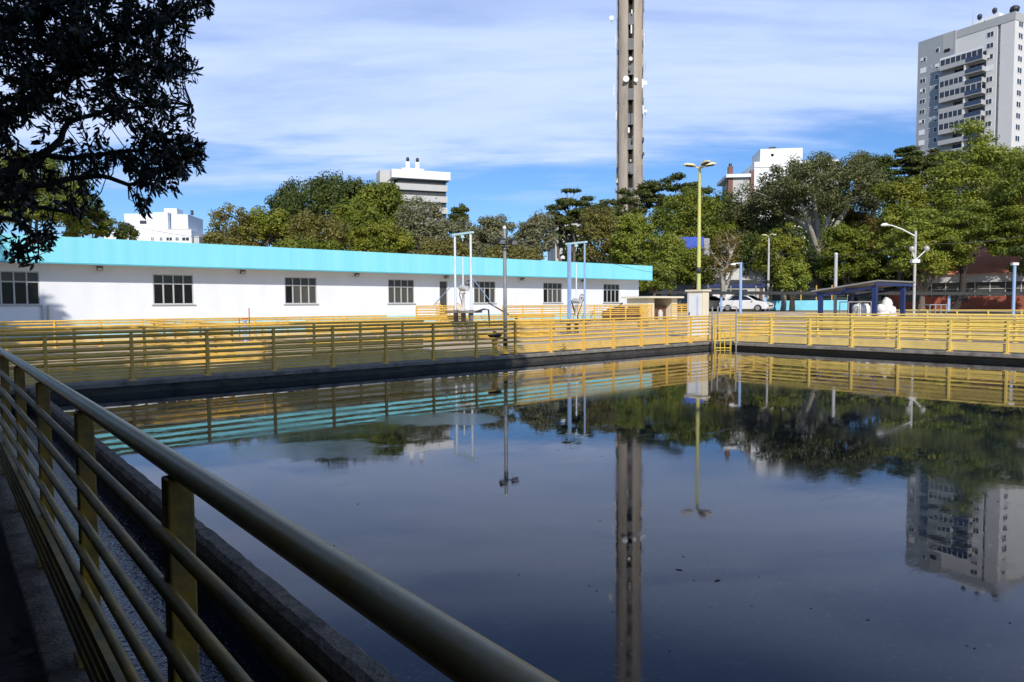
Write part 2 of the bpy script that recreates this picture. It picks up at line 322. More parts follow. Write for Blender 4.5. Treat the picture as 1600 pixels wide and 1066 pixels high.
def pz(px, py, z=WZ):
    r = ray(px, py); return r*((z-HC)/r.z) + Vector((0, 0, HC))
def water_mat(name, base, ior, rough, bump, scale, dist, films=()):
    m = bpy.data.materials.new(name); m.use_nodes = True; t = m.node_tree; b = t.nodes['Principled BSDF']
    b.inputs['IOR'].default_value = ior
    L = t.links.new
    def noise(sc_, det=4, ro=.55, vec=None):
        n = t.nodes.new('ShaderNodeTexNoise'); L(vec or co.outputs['Object'], n.inputs['Vector']); n.inputs['Scale'].default_value = sc_; n.inputs['Detail'].default_value = det; n.inputs['Roughness'].default_value = ro; return n.outputs['Fac']
    def mth(op, a, c=None, clamp=False):
        n = t.nodes.new('ShaderNodeMath'); n.operation = op; n.use_clamp = clamp
        for i, v in enumerate((a, c)):
            if v is None: continue
            if isinstance(v, (int, float)): n.inputs[i].default_value = v
            else: L(v, n.inputs[i])
        return n.outputs[0]
    def rng_(v, a, c, lo=0, hi=1):
        n = t.nodes.new('ShaderNodeMapRange'); n.interpolation_type = 'SMOOTHSTEP'; L(v, n.inputs[0])
        for i, q in zip((1, 2, 3, 4), (a, c, lo, hi)): n.inputs[i].default_value = q
        return n.outputs[0]
    co = t.nodes.new('ShaderNodeTexCoord')
    bp = t.nodes.new('ShaderNodeBump'); bp.inputs['Strength'].default_value = bump; bp.inputs['Distance'].default_value = dist; L(noise(scale, 3), bp.inputs['Height']); L(bp.outputs[0], b.inputs['Normal'])
    broad = rng_(noise(.35, 8, .6), .42, .66)
    film = None
    for (c, rx, ry) in films:
        mp = t.nodes.new('ShaderNodeMapping'); mp.vector_type = 'TEXTURE'; mp.inputs['Location'].default_value = (c.x, c.y, WZ); mp.inputs['Rotation'].default_value = (0, 0, -TH); mp.inputs['Scale'].default_value = (rx, ry, 1)
        L(co.outputs['Object'], mp.inputs[0]); le = t.nodes.new('ShaderNodeVectorMath'); le.operation = 'LENGTH'; L(mp.outputs[0], le.inputs[0])
        d = mth('ADD', le.outputs['Value'], mth('MULTIPLY', mth('SUBTRACT', noise(1.6, 9, .6), .5), 1.6))
        f = mth('MULTIPLY', rng_(d, 1.10, .80), mth('ADD', mth('MULTIPLY', noise(3.5, 8, .65), .9), .35), True)
        film = f if film is None else mth('MAXIMUM', film, f)
    if films:
        lines = rng_(mth('ABSOLUTE', mth('SUBTRACT', noise(.28, 5, .5), .47)), .0016, .0004)
        lines = mth('MULTIPLY', lines, rng_(noise(1.1, 3), .48, .58))
        dust = mth('MULTIPLY', rng_(noise(34, 2, .5), .63, .70), rng_(noise(.9, 5, .6), .42, .62))
        smear = t.nodes.new('ShaderNodeMapping'); L(co.outputs['Object'], smear.inputs[0]); smear.inputs['Rotation'].default_value = (0, 0, TH); smear.inputs['Scale'].default_value = (1, 3.5, 1)
        streak = mth('MULTIPLY', rng_(noise(2.2, 9, .7, smear.outputs[0]), .50, .66), .7)
        haze = mth('MAXIMUM', mth('MULTIPLY', broad, .42), streak)
        ro = mth('ADD', mth('MULTIPLY', mth('MAXIMUM', haze, mth('MULTIPLY', film, 1.3)), .12), rough)
        L(ro, b.inputs['Roughness'])
        m1 = t.nodes.new('ShaderNodeMix'); m1.data_type = 'RGBA'; L(haze, m1.inputs[0]); m1.inputs[6].default_value = (*base, 1); m1.inputs[7].default_value = (.022, .029, .038, 1)
        m2 = t.nodes.new('ShaderNodeMix'); m2.data_type = 'RGBA'; L(mth('MULTIPLY', dust, .8), m2.inputs[0]); L(m1.outputs[2], m2.inputs[6]); m2.inputs[7].default_value = (.10, .105, .11, 1)
        m3 = t.nodes.new('ShaderNodeMix'); m3.data_type = 'RGBA'; L(mth('MULTIPLY', lines, .16), m3.inputs[0]); L(m2.outputs[2], m3.inputs[6]); m3.inputs[7].default_value = (.16, .16, .15, 1)
        m4 = t.nodes.new('ShaderNodeMix'); m4.data_type = 'RGBA'; L(mth('MULTIPLY', film, .85), m4.inputs[0]); L(m3.outputs[2], m4.inputs[6]); m4.inputs[7].default_value = (.050, .058, .052, 1)
        L(m4.outputs[2], b.inputs['Base Color'])
    else:
        b.inputs['Base Color'].default_value = (*base, 1); b.inputs['Roughness'].default_value = rough
    return m
M['water'] = water_mat('still_dark_water', (.005, .009, .016), 1.42, .016, .10, 3.5, .004, [(pz(492, 703), 1.0, .62), (pz(690, 655), .95, .65)])
M['ripples'] = water_mat('rippling_channel_water', (.008, .014, .03), 1.42, .05, .5, 26, .02)
b = MB(); b.add([(1.36, -38.9, WZ), (24.85, -38.9, WZ), (24.85, 16.1, WZ), (1.36, 16.1, WZ)], [(0, 1, 2, 3)])
struct('tank_water', b, M['water'])
b = MB(); b.add([(.5, -38.9, -.40), (1.34, -38.9, -.40), (1.34, 16.1, -.40), (.5, 16.1, -.40)], [(0, 1, 2, 3)])
struct('channel_water', b, M['ripples'])

# floating specks
b = MB(); rg = random.Random(5)
for i in range(60):
    px, py = rg.uniform(330, 1600), 600+rg.random()**1.2*440
    if py > 560 + (px-330)*.75 + 150: continue
    c = pz(px, py); s = rg.choice([.006, .008, .01, .012, .016, .026]); a = rg.uniform(0, 3.14)
    vs = []
    for k in range(6):
        t = k*math.pi/3; u, v = math.cos(t)*s, math.sin(t)*s*.4
        vs.append((c.x+u*math.cos(a)-v*math.sin(a), c.y+u*math.sin(a)+v*math.cos(a), WZ+.002+rg.uniform(0, .001)))
    b.add(vs, [tuple(range(6))])
tag(b.build('floating_debris', M['debris']), 'scattered dark leaf specks floating on the tank', 'debris', None, 'stuff')

# tank walls as one thing
t = thing('water_tank', 'concrete tank holding still dark water inside yellow rails', 'tank', (1.4, 0, 0))
def lump_wall(a, c, seed, amp=.012):      # long beam with an uneven top edge, a..c corners
    b = MB(); rg = random.Random(seed); L = c[1]-a[1]; n = int(L/.11)
    sec = []
    for i in range(n+1):
        y = a[1]+L*i/n; j = lambda: rg.uniform(-amp, amp)
        sec.append([(a[0], y, a[2]), (a[0]+j()*.6, y, c[2]-.03), (a[0]+.03+j(), y, c[2]+j()*.4), (c[0]-.03+j(), y, c[2]+j()*.4), (c[0]+j()*.9, y, c[2]-.03+j()), (c[0], y, a[2])])
    vs = [v for q in sec for v in q]; fs = []
    for i in range(n):
        for k in range(5): fs.append((i*6+k, i*6+k+1, (i+1)*6+k+1, (i+1)*6+k))
    b.add([(x-1.4, y, z) for x, y, z in vs], fs, False); return b
lump_wall((1.29, -38.9, -.11), (1.425, 15.88, 0), 4, .007).build('channel_wall', M['curb'], t)
MB().span((1.30-1.4, -38.9, -2.5), (1.41-1.4, 15.88, -.112)).build('channel_wall_base', M['wetwall_shaded'], t)
b = MB(); b.span((.3-1.4, 15.95, -2.5), (24.75-1.4, 16.32, -.10)); b.build('tank_wall', M['wetwall_shaded'], t)
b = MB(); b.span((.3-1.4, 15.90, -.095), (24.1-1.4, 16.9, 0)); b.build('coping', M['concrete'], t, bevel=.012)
b = MB(); b.span((24.75-1.4, -38.9, -2.5), (25.0-1.4, 16.3, -.12)); b.build('tank_wall', M['wetwall_shaded'], t)
b = MB(); b.span((24.12-1.4, -38.9, -.115), (25.4-1.4, 15.88, .0)); b.build('coping', M['concrete'], t, bevel=.012)
b = MB(); b.span((.30-1.4, -38.9, -2.5), (.58-1.4, 15.9, -.02)); b.build('channel_wall', M['curb'], t, bevel=.01)

# ------------------------------------------------------------------ fences
def fence(label, A, B, inward, paint, z0=0., H=1.06, spacing=1.5, phase=0., seg=10, rail_r=.031, bar_r=.035, board=True, toprail=None, group='yellow guard rails round the tanks', plates=True, name='guard_rail', bars=5, post_w=.06, zb=None):
    A = Vector((*A, z0)); B = Vector((*B, z0)); L = (B-A).length; d = (B-A)/L
    rz = math.atan2(d.y, d.x)
    left = Vector((-d.y, d.x, 0)); sgn = 1 if left.dot(Vector((*inward, 0))) > 0 else -1     # inward side in local y
    t = thing(name, label, 'railing', A, rz, group)
    off = -sgn*(post_w/2+bar_r*.6)
    def run(y, z, r):
        n = max(2, int(L/3)); return [(L*i/n, y+random.uniform(-.004, .004), z+random.uniform(-.006, .006)) for i in range(n+1)]
    MB().tube(run(0, H-rail_r, rail_r), rail_r, seg).build('top_rail', toprail or paint, t)
    if zb is None: zb = [.935, .803, .67, .535, .40] if bars == 5 else [.80, .55, .32][:bars]
    for q in zb: MB().tube(run(off, q, bar_r), bar_r, seg).build('rail', paint, t)
    if board:
        for k in range(4):
            z = (.045+.064*k)
            MB().box((L/2, off, z+.027), (L, .03, .046)).build('slat', paint, t)
    k = 0; x = phase; post = None
    while x < L+.001:
        if post is None:
            post = MB().box((0, 0, (H-2*rail_r)/2+.004), (post_w, post_w, H-2*rail_r)).build('post', paint, t, bevel=.006 if seg > 12 else 0)
            post.location = (x, 0, 0)
            if plates: MB().box((0, 0, .012), (.15, .13, .022)).build('base_plate', paint, post)
        else:
            c = dup(post, t); c.location = (x, 0, 0)
        x += spacing
    return t
# near rail: posts at Y = 1.98 + 1.5 k, X = .477
fence('weathered grey and olive guard rail in deep shade nearest the camera', (.472, -5.5575), (.472, 15.45), (1, 0), M['oldyellow_shaded'], seg=24, toprail=M['worn_rail'], rail_r=.030, bar_r=.017, H=1.148, post_w=.066, zb=[.958, .806, .655, .505, .37])
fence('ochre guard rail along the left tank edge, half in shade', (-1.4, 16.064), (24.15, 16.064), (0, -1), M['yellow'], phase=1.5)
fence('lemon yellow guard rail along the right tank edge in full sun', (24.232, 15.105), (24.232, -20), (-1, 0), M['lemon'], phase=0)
fence('yellow railing across the walkway behind the sunny right rail', (30.8, 15.6), (30.8, -14), (-1, 0), M['lemon'], phase=.6)
fence('farther yellow railing beyond the walkway, below the brick building', (44.0, 18), (44.0, -8), (-1, 0), M['lemon'], bars=3, z0=.05, board=False, plates=False)
fence('yellow railing along the foot of the long white building', (-3.9, 30.9), (17.6, 30.9), (0, -1), M['yellow'], phase=1.3)
fence('shaded railing just behind the left tank rail', (-2.5, 19.2), (12.3, 19.2), (0, -1), M['yellow'], phase=.5)
fence('sunlit yellow railing midway between tank and white building', (10.7, 24.8), (23.6, 24.8), (0, -1), M['yellow'], phase=0)
fence('yellow cross railing running from tank towards the white building', (6.4, 19.6), (6.4, 30.4), (1, 0), M['yellow'], phase=.4)
fence('raised yellow railing on the platform before the last windows', (24.5, 30.0), (37.4, 30.0), (0, -1), M['yellow'], z0=.45, phase=0, board=False)
fence('short raised yellow railing beside the entrance stair', (18.8, 30.0), (21.2, 30.0), (0, -1), M['yellow'], z0=.47, phase=0, spacing=2.35, board=False)
fence('yellow railing between the pump shed and the utility cabinet', (36.2, 27.2), (39.4, 27.2), (0, -1), M['yellow'], z0=.47, phase=0, spacing=1.05, board=False)
fence('yellow railing ending beside the corner ladder', (25.6, 16.9), (30.4, 16.9), (0, -1), M['yellow'], phase=.2, spacing=1.4)

# yellow slatted gate
t = thing('slatted_gate', 'yellow gate of close vertical bars at the platform end', 'gate', (36.2, 29.2, .42))
b = MB(); b.box((0, 0, .08), (1.1, .04, .06)).box((0, 0, 1.03), (1.1, .04, .06)).box((-.53, 0, .55), (.06, .05, 1.1)).box((.53, 0, .55), (.06, .05, 1.1)); b.build('gate_frame', M['yellow'], t)
b = MB()
for i in range(6): b.box((-.4+i*.16, 0, .55), (.07, .02, .9))
b.build('gate_bars', M['yellow'], t)

# platform slab under raised rails
b = MB(); b.span((18.5, 30.05, 0), (38.5, 34.2, .45)); struct('platform', b, M['deck'])
b = MB(); b.span((10.7, 24.9, .0), (23.8, 27.0, .25)); struct('walkway', b, M['deck'])

# ------------------------------------------------------------------ long white building
t = thing('long_building', 'long single storey white building with turquoise fascia and flat roof', 'building', (0, 35, 0))
XL, XR = -8.0, 42.38
wins = [(2.11-.47, 3.39), (7.73, 9.48), (13.95, 15.70), (20.05, 21.80), (26.22, 27.97), (32.2, 34.0), (38.3, 40.1)]
zs0, zs1 = 1.66, 3.05
door = (23.6, 24.2, .62, 3.02)
openings = sorted([(a, c, zs0, zs1) for a, c in wins] + [door])
b = MB(); x = XL
for a, c, z0, z1 in openings:
    b.span((x, 0, 0), (a, .2, 3.55)); b.span((a, 0, 0), (c, .2, z0)); b.span((a, 0, z1), (c, .2, 3.55)); x = c
b.span((x, 0, 0), (XR, .2, 3.55))
b.span((XR-.2, .21, 0), (XR, 10, 3.55)); b.span((XL, 10, 0), (XR, 10.2, 3.55)); b.span((XL, .21, 0), (XL+.2, 10, 3.55))
b.build('wall', M['white'], t)
b = MB(); b.span((XL, -.05, 0), (XR+.02, -.004, .95)); b.build('plinth', M['plinth'], t)
b = MB(); b.span((XL-.7, -.80, 3.42), (XR+.68, -.72, 4.5)); b.span((XR+.60, -.715, 3.42), (XR+.68, 11, 4.5)); b.span((XL-.7, -.715, 3.42), (XL-.62, 11, 4.5)); b.span((XL-.7, 11.002, 3.42), (XR+.68, 11.08, 4.5))
fas = b.build('fascia', M['cyan'], t)
b = MB(); b.span((XL-.7, -.83, 3.36), (XR+.70, -.70, 3.416)); b.build('drip_edge', M['cyan_dark'], fas)
b = MB(); b.span((XL-.6, -.70, 3.43), (XR+.58, 10.9, 3.5)); b.build('soffit', M['white'], t)
b = MB(); b.span((XL-.6, -.70, 4.2), (XR+.58, 10.9, 4.3)); b.build('roof', M['roof'], t)
def window(a, c, curtain, open_pane):
    fr = MB(); w_ = c-a; fz = .045
    zt = zs0+(zs1-zs0)*.69
    fr.span((a, .02, zs0), (a+fz, .12, zs1)); fr.span((c-fz, .02, zs0), (c, .12, zs1))
    fr.span((a+fz, .02, zs0), (c-fz, .12, zs0+fz)); fr.span((a+fz, .02, zs1-fz), (c-fz, .12, zs1)); fr.span((a+fz, .022, zt-.03), (c-fz, .118, zt+.03))
    n = 4
    for i in range(1, n):
        x = a+w_*i/n; fr.span((x-.025, .024, zt+.03), (x+.025, .116, zs1-fz)); fr.span((x-.03, .026, zs0+fz), (x+.03, .116, zt-.03))
    f = fr.build('window', M['frame'], t)
    b = MB(); b.span((a-.08, -.06, zs0-.05), (c+.08, .1, zs0-.003)); b.build('sill', M['greywall'], f)
    for i in range(n):
        m = M['glass'] if (i in open_pane) else M['curtain'] if curtain else M['glass']
        MB().span((a+w_*i/n+.02, .07, zs0+.03), (a+w_*(i+1)/n-.02, .08, zt)).build('pane', m, f)
        MB().span((a+w_*i/n+.02, .07, zt+.004), (a+w_*(i+1)/n-.02, .08, zs1-.03)).build('transom_pane', M['curtain'], f)
for i, (a, c) in enumerate(wins):
    window(a, c, i in (2, 3, 4, 5), {0: (), 1: (), 2: (0,), 3: (), 4: (2,), 5: (0,), 6: ()}[i])
b = MB(); a, c, z0, z1 = door
b.span((a, .03, z0), (a+.05, .12, z1)); b.span((c-.05, .03, z0), (c, .12, z1)); b.span((a+.05, .03, z1-.05), (c-.05, .12, z1)); dr = b.build('door', M['frame'], t)
MB().span((a+.05, .07, z0), (c-.05, .085, z1-.05)).build('pane', M['curtain'], dr)
for x in (5.58, 11.75, 17.97, 23.98, 30.14, 35.95):
    lt = MB().box((x, -.1, 3.27), (.06, .2, .05)).build('floodlight', M['dark'], t)
    MB().box((x, -.24, 3.24), (.24, .10, .17), tilt=Matrix.Rotation(R(35), 3, 'X')).build('lamp_head', M['dark'], lt)
    MB().box((x, -.285, 3.21), (.20, .012, .13), tilt=Matrix.Rotation(R(35), 3, 'X')).build('lens', M['lamp_glass'], lt)
b = MB()
for x in (3.42, 3.62): b.span((x, -.09, .95), (x+.06, -.03, 1.62))
b.build('downpipe', M['greywall'], t)

# stair with yellow railing at the door
t = thing('entrance_stair', 'small stair with yellow bar railings up to the side door', 'stair', (23.9, 34.8, 0))
b = MB()
for i in range(4): b.span((-.7, -.35-.3*(4-i), 0), (.7, -.351-.3*(3-i)+.0, .16*(i+1)-.01))
b.span((-.7, -.35, 0), (.7, 0, .64)); b.build('steps', M['deck'], t)
for s in (-.72, .72):
    b = MB(); zt = lambda y: .64+1.0 + (y+.35)*.55 if y < -.35 else 1.64
    pts = [(s, -1.6, zt(-1.6)), (s, -.35, 1.64), (s, -.02, 1.64)]
    b.tube(pts, .03, 8); b.tube([(p[0], p[1], p[2]-.85) for p in pts], .025, 8)
    for k in range(10):
        y = -1.58+k*.17; b.box((s, y, zt(y)-.42), (.03, .03, .85))
    b.box((s, -1.6, .42), (.06, .06, .84)); b.build('railing', M['yellow'], t)

# ------------------------------------------------------------------ hoist frames and valves
def hoist(label, p, H, width, mats, zbase, lamp, mast):
    t = thing('hoist_frame', label, 'hoist', (p[0], p[1], 0), 0, 'pipe hoist frames over the sluice gates')
    w2 = width/2
    b = MB(); b.box((0, 0, zbase-.05), (.9, 1.5, .10)); 
    b.build('platform', M['concrete'], t, bevel=.01)
    b = MB()
    for yy in (-.55, 0, .55): MB().box((0, yy, (zbase-.1)/2), (.16, .14, zbase-.1)).build('pedestal', M['concrete'], t)
    for s in (-1, 1):
        q = MB().tube([(0, s*w2, zbase), (0, s*w2, H)], .048, 10).build('upright', mats[0], t)
        MB().box((0, s*w2, zbase+.012), (.16, .16, .02)).build('base_plate', M['dark'], q)
    MB().box((0, 0, H+.04), (.10, width+.3, .08)).build('crossbeam', mats[1], t)
    b = MB().box((0, 0, H-.08), (.08, .14, .14)); b.tube([(0, 0, H-.15), (0, 0, H-.28)], .02, 6); b.build('hook_block', mats[1], t)
    MB().tube([(0, 0, zbase+1.0), (0, 0, H-.95)], .035, 8).build('spindle', M['pipe_white'], t)
    q = MB().lathe([(.13, 0), (.13, .03), (.06, .05), (.055, .7), (.10, .72), (.10, .78), (0, .79)], (0, 0, zbase), 12).build('actuator', M['mangrey'], t)
    MB().tube([(-.08, -.42, zbase+.93), (.0, .1, zbase+.97), (.02, .24, zbase+.98)], [.11, .14, .10], 10).build('motor', M['mangrey'], q)
    b = MB(); rr = .16
    ring = [(.03+rr*math.cos(k*math.pi/8), -.36-.05*0, zbase+1.12+rr*math.sin(k*math.pi/8)) for k in range(17)]
    b.tube(ring, .018, 6, False); b.tube([ring[0], ring[8]], .014, 6); b.tube([ring[4], ring[12]], .014, 6); b.tube([(.03, -.3, zbase+.97), (.03, -.36, zbase+1.12)], .03, 6)
    b.build('handwheel', M['dark'], q)
    MB().tube([(0, .2, zbase+.9), (.02, .3, zbase+.7), (.02, .16, zbase+.4), (0, .08, zbase+.2)], .018, 6).build('cable', M['dark'], q)
    return t
pA = (17.4, 24.0); zA = 1.30
t = hoist('white painted pipe hoist frame before the entrance door', pA, onY(727, 367, 24).z, 1.15, (M['pipe_white'], M['pipe_cyan']), zA, None, None)
b = MB(); b.tube([(0, .575, 2.55), (-.25, 1.9, 1.55)], .022, 6).build('brace', M['pipe_blue'], t)
b = MB(); b.tube([(0, -.575, 2.75), (1.35, -.5, 1.42)], .022, 6).build('brace', M['pipe_blue'], t)
MB().tube([(.1, -.75, 1.25), (.5, -.8, 1.36), (.75, -.8, 1.33), (.8, -.8, .7)], .035, 8).build('hose', M['dark'], t)
pB = (24.6, 24.3); HB = onY(900, 381, 24.3).z
t = hoist('blue painted pipe hoist frame before the second last window', pB, HB, 1.15, (M['pipe_blue'], M['pipe_cyan']), .75, None, None)
MB().box((-.15, .34, (HB+.75)/2), (.13, .13, HB-.75)).build('mast', M['pipe_blue'], t)
q = MB().box((-.18, .60, HB-.62), (.06, .3, .05)).build('floodlight', M['dark'], t)
MB().lathe([(.02, 0), (.10, -.05), (.13, -.16), (.11, -.18), (0, -.18)], (-.24, .72, HB-.55), 12).build('lamp_head', M['antenna'], q)
b = MB(); b.tube([(.0, .45, 1.85), (.0, -.15, .8)], .03, 6).tube([(0, -.55, 1.9), (0, .0, .8)], .02, 6); b.build('brace', M['dark'], t)
t = thing('leaning_boom', 'rusty yellow bar leaning across the platform rail', 'bar', (24.2, 29.0, .9), 0)
MB().tube([(-1.2, .4, .75), (.2, 0, -.05)], .04, 8).build('bar', M['wood'], t)
b = MB()
for k in range(4): b.tube([(.1, -.3, .02-.12*k), (.35, -.3, .0-.12*k)], .05, 8)
b.build('coil_spring', M['dark'], t)

# valve pedestal on the left tank edge
p = (12.92, 16.22, 0)
t = thing('valve_pedestal', 'squat yellow valve pedestal with dark disc top by the grey pole', 'valve', p)
MB().lathe([(.15, 0), (.15, .03), (.10, .05), (.075, .25), (.085, .45), (.12, .52), (0, .525)], (0, 0, 0), 16).build('column', M['yellow'], t)
MB().lathe([(0, .53), (.10, .53), (.21, .60), (.22, .66), (.06, .70), (.05, .74), (0, .745)], (0, 0, 0), 16).build('disc_top', M['dark'], t)

# grey pole with twin floodlight on the tank edge
t = thing('lamp_pole', 'bare galvanised steel pole with twin floodlights on the tank edge', 'pole', (13.44, 16.35, 0), 0, 'lighting poles')
MB().tube([(0, 0, .55), (0, 0, 2.0), (0, 0, 3.86)], [.062, .058, .052], 14).build('mast', M['galv'], t)
MB().tube([(0, 0, 0), (0, 0, .56)], [.075, .068], 14).build('mast_foot', M['dark'], t)
MB().lathe([(.056, 0), (.062, .02), (.03, .09), (0, .10)], (0, 0, 3.86), 12).build('cap', M['antenna'], t)
for s in (-1, 1):
    q = MB().tube([(.05*s, -.02, 3.42), (.2*s, -.08, 3.45)], .018, 6).build('floodlight', M['dark'], t)
    MB().box((.24*s, -.14, 3.47), (.22, .12, .17), tilt=Matrix.Rotation(R(30), 3, 'X')).build('lamp_head', M['dark'], q)
    MB().box((.24*s, -.195, 3.44), (.18, .012, .12), tilt=Matrix.Rotation(R(30), 3, 'X')).build('lens', M['lamp_glass'], q)
b = MB()
for z in (3.2, 3.28, 3.36, 3.44): b.lathe([(.068, 0), (.072, .02), (.068, .04)], (0, 0, z), 12)
b.build('clamp', M['dark'], t)

# corner ladder and pipe frame
t = thing('access_ladder', 'bright yellow ladder going into the water at the tank corner', 'ladder', (23.55, 15.25, 0))
dx = Vector((.22, -.21, 0))
for k, s in enumerate((-1, 1)): MB().box((dx.x*s, dx.y*s, .27), (.045, .045, 1.24)).build('stile', M['vivid'], t)
for i in range(4): MB().tube([-dx+Vector((0, 0, -.2+.29*i)), dx+Vector((0, 0, -.2+.29*i))], .02, 8).build('rung', M['vivid'], t)
b = MB()
for s, hh in ((-.3, .95), (.25, .7)): b.box((dx.x*s, dx.y*s, -.25+hh/2), (.03, .03, hh))
b.build('grille', M['vivid'], t)
t = thing('pipe_frame', 'grey steel pipe frame standing round the corner ladder', 'frame', (23.5, 15.2, 0), 0, 'grey pipe frames')
pts = [onY(1112.5, 546, 15.75), onY(1121, 546, 15.55), onX(1150, 546, 23.95)]
for q, top in zip(pts, (1.40, 1.40, 1.40)):
    MB().tube([(q.x-23.5, q.y-15.2, -.5), (q.x-23.5, q.y-15.2, top)], .03, 8).build('upright', M['galv'], t)
MB().tube([(pts[1].x-23.5, pts[1].y-15.2, 1.40), (pts[2].x-23.5, pts[2].y-15.2, 1.40)], .02, 8).build('crossbar', M['galv'], t)
MB().tube([(pts[0].x-23.5, pts[0].y-15.2, .45), (pts[1].x-23.5+.25, pts[1].y-15.2-.25, .45)], .018, 8).build('crossbar', M['antenna'], t)

# utility cabinet
t = thing('utility_cabinet', 'tall white and cream utility cabinet under the yellow green pole', 'cabinet', (25.62, 17.60, 0))
b = MB(); b.span((0, 0, 0), (.46, .80, 2.07)); b.build('body', M['cream'], t)
b = MB(); b.span((-.07, -.07, 2.075), (.54, .88, 2.15)); b.build('lid', M['cream'], t)
b = MB(); b.span((-.03, .08, .10), (-.004, .72, 1.98)); dr = b.build('door', M['box_white'], t)
b = MB(); rg = random.Random(3)
for k in range(18): b.span((-.034, .20+rg.uniform(0, .03), 1.88-k*.05), (-.0315, .29+rg.uniform(0, .03), 1.88-k*.05-rg.uniform(.015, .04)))
b.build('lettering', M['faded_blue'], dr)
MB().box((-.045, .66, 1.1), (.03, .03, .12)).build('handle', M['dark'], dr)

# pump shed
p0 = onY(1013, 488, 31.5); p1 = onY(1058, 488, 31.5)
W = p1.x-p0.x
t = thing('pump_shed', 'low cream pump shed with dark open front and flat slab roof', 'shed', (p0.x, 31.5, .1))
b = MB(); b.span((0, 0, 0), (W*.2, 2, 1.85)); b.span((W*.8, 0, 0), (W, 2, 1.85)); b.span((W*.2+.002, 1.8, 0), (W*.8-.002, 2, 1.85)); b.build('wall', M['cream'], t)
b = MB(); b.span((-.3, -.4, 1.855), (W+.3, 2.3, 1.99)); b.build('roof', M['cream'], t)
b = MB(); b.span((W*.2+.01, .5, 0), (W*.8-.01, .56, 1.3)); b.build('shutter', M['wood'], t)
MB().lathe([(.2, 0), (.2, .5), (.1, .7), (0, .72)], (W*.5, .25, .3), 12).build('pump', M['mangrey'], t)

# tarpaulin heap on the platform
t = thing('scrap_heap', 'heap of rusty scrap, bent rods and black sheeting before the last window', 'scrap heap', (36.0, 31.5, .45))
b = MB(); b.blob((0, .3, .25), (1.3, .7, .55), .25, 4, 12, 7); b.blob((1.7, .4, .3), (1.2, .6, .5), .3, 8, 12, 7); b.build('heap', M['wood'], t)
b = MB(); b.blob((.2, .2, .75), (.6, .35, .2), .3, 5); b.blob((1.9, .2, .7), (.8, .4, .22), .3, 6); b.tube([(-.4, 0, .7), (.5, .1, 1.15)], .06, 6); b.build('black_sheeting', M['black'], t)
b = MB(); rg = random.Random(31)
for k in range(16):
    x = rg.uniform(-5.5, 2.5); l_ = rg.uniform(.5, 1.3); y = rg.uniform(-.9, .2)
    b.tube([(x, y, .02), (x+l_*.3, y+.1, .25+rg.uniform(0, .3)), (x+l_, y+rg.uniform(-.2, .3), .3+rg.uniform(.1, .75))], .014, 5)
b.build('bent_rods', M['wood'], t)

# red valve by the first railing
t = thing('hydrant_valve', 'small red and blue valve wheel behind the shaded rail', 'valve', (10.0, 29.5, 0))
MB().lathe([(.12, 0), (.06, .05), (.06, .9), (.1, .95), (0, .97)], (0, 0, 0), 10).build('column', M['pipe_blue'], t)
M['red'] = mat('red_valve_paint', (.5, .07, .04), .5, .1, 5)
ring = [(.13*math.cos(k*math.pi/8), .13*math.sin(k*math.pi/8), 1.02) for k in range(17)]
b = MB().tube(ring, .02, 6, False).tube([ring[0], ring[8]], .015, 6).tube([ring[4], ring[12]], .015, 6); b.build('handwheel', M['red'], t)
for x in (-.2, .22): MB().tube([(x, .1, 0), (x, .1, 1.25+x)], .022, 6).build('pipe', M['red'], t)

# ------------------------------------------------------------------ poles and lamps
def triple_lamp(label, px, ytop, D, r0, paint, s, lean=0):
    base = gp(px, D); top = at(px, ytop, D); h = top.z-base.z
    t = thing('lamp_pole', label, 'lamp pole', base, 0, 'lighting poles')
    MB().tube([(0, 0, 0), (0, 0, h*.5), (0, 0, h)], [r0, r0*.85, r0*.6], 12).build('mast', paint, t)
    MB().lathe([(r0*.9, 0), (r0*1.2, .05), (r0*1.2, .25), (r0*.9, .3)], (0, 0, h*.37), 12).build('clamp', M['dark'], t)
    dirs = [(-RIGHT*.95 + FWD*.1), (RIGHT*.95 - FWD*.1), (-FWD*.8 + RIGHT*.25)]
    for k, dr in enumerate(dirs):
        dr = dr.normalized()
        a = MB().tube([(0, 0, h-.1*s), dr*.35*s + Vector((0, 0, h+.02*s))], .05*s, 8).build('lamp_arm', M['lamp_shell'], t)
        u = dr; v = Vector((-u.y, u.x, 0)); zz = Vector((0, 0, 1))
        b = MB(); prof = [(.25, .10, .06), (.4, .2, .14), (.8, .22, .15), (1.05, .14, .08)]
        sec = []
        for q, wv, hv in prof:
            c0 = u*q*s + Vector((0, 0, h+.02*s+.12*q*s))
            sec.append([c0 - v*wv*s, c0 + v*wv*s, c0 + v*wv*.7*s + zz*hv*s, c0 - v*wv*.7*s + zz*hv*s])
        vs = [x for r_ in sec for x in r_]
        fs = [(i*4+k2, i*4+(k2+1) % 4, (i+1)*4+(k2+1) % 4, (i+1)*4+k2) for i in range(3) for k2 in range(4)] + [(3, 2, 1, 0), (12, 13, 14, 15)]
        b.add(vs, fs); hd = b.build('lamp_head', M['lamp_shell'], a)
        b = MB(); c0 = u*.42*s + Vector((0, 0, h+.05*s)); c1 = u*.9*s + Vector((0, 0, h+.11*s))
        b.add([c0 - v*.16*s, c0 + v*.16*s, c1 + v*.16*s, c1 - v*.16*s, c0 - v*.1*s - zz*.05*s, c0 + v*.1*s - zz*.05*s, c1 + v*.1*s - zz*.05*s, c1 - v*.1*s - zz*.05*s], [(0, 1, 5, 4), (1, 2, 6, 5), (2, 3, 7, 6), (3, 0, 4, 7), (4, 5, 6, 7)])
        b.build('lens', M['dark'], hd)
    return t
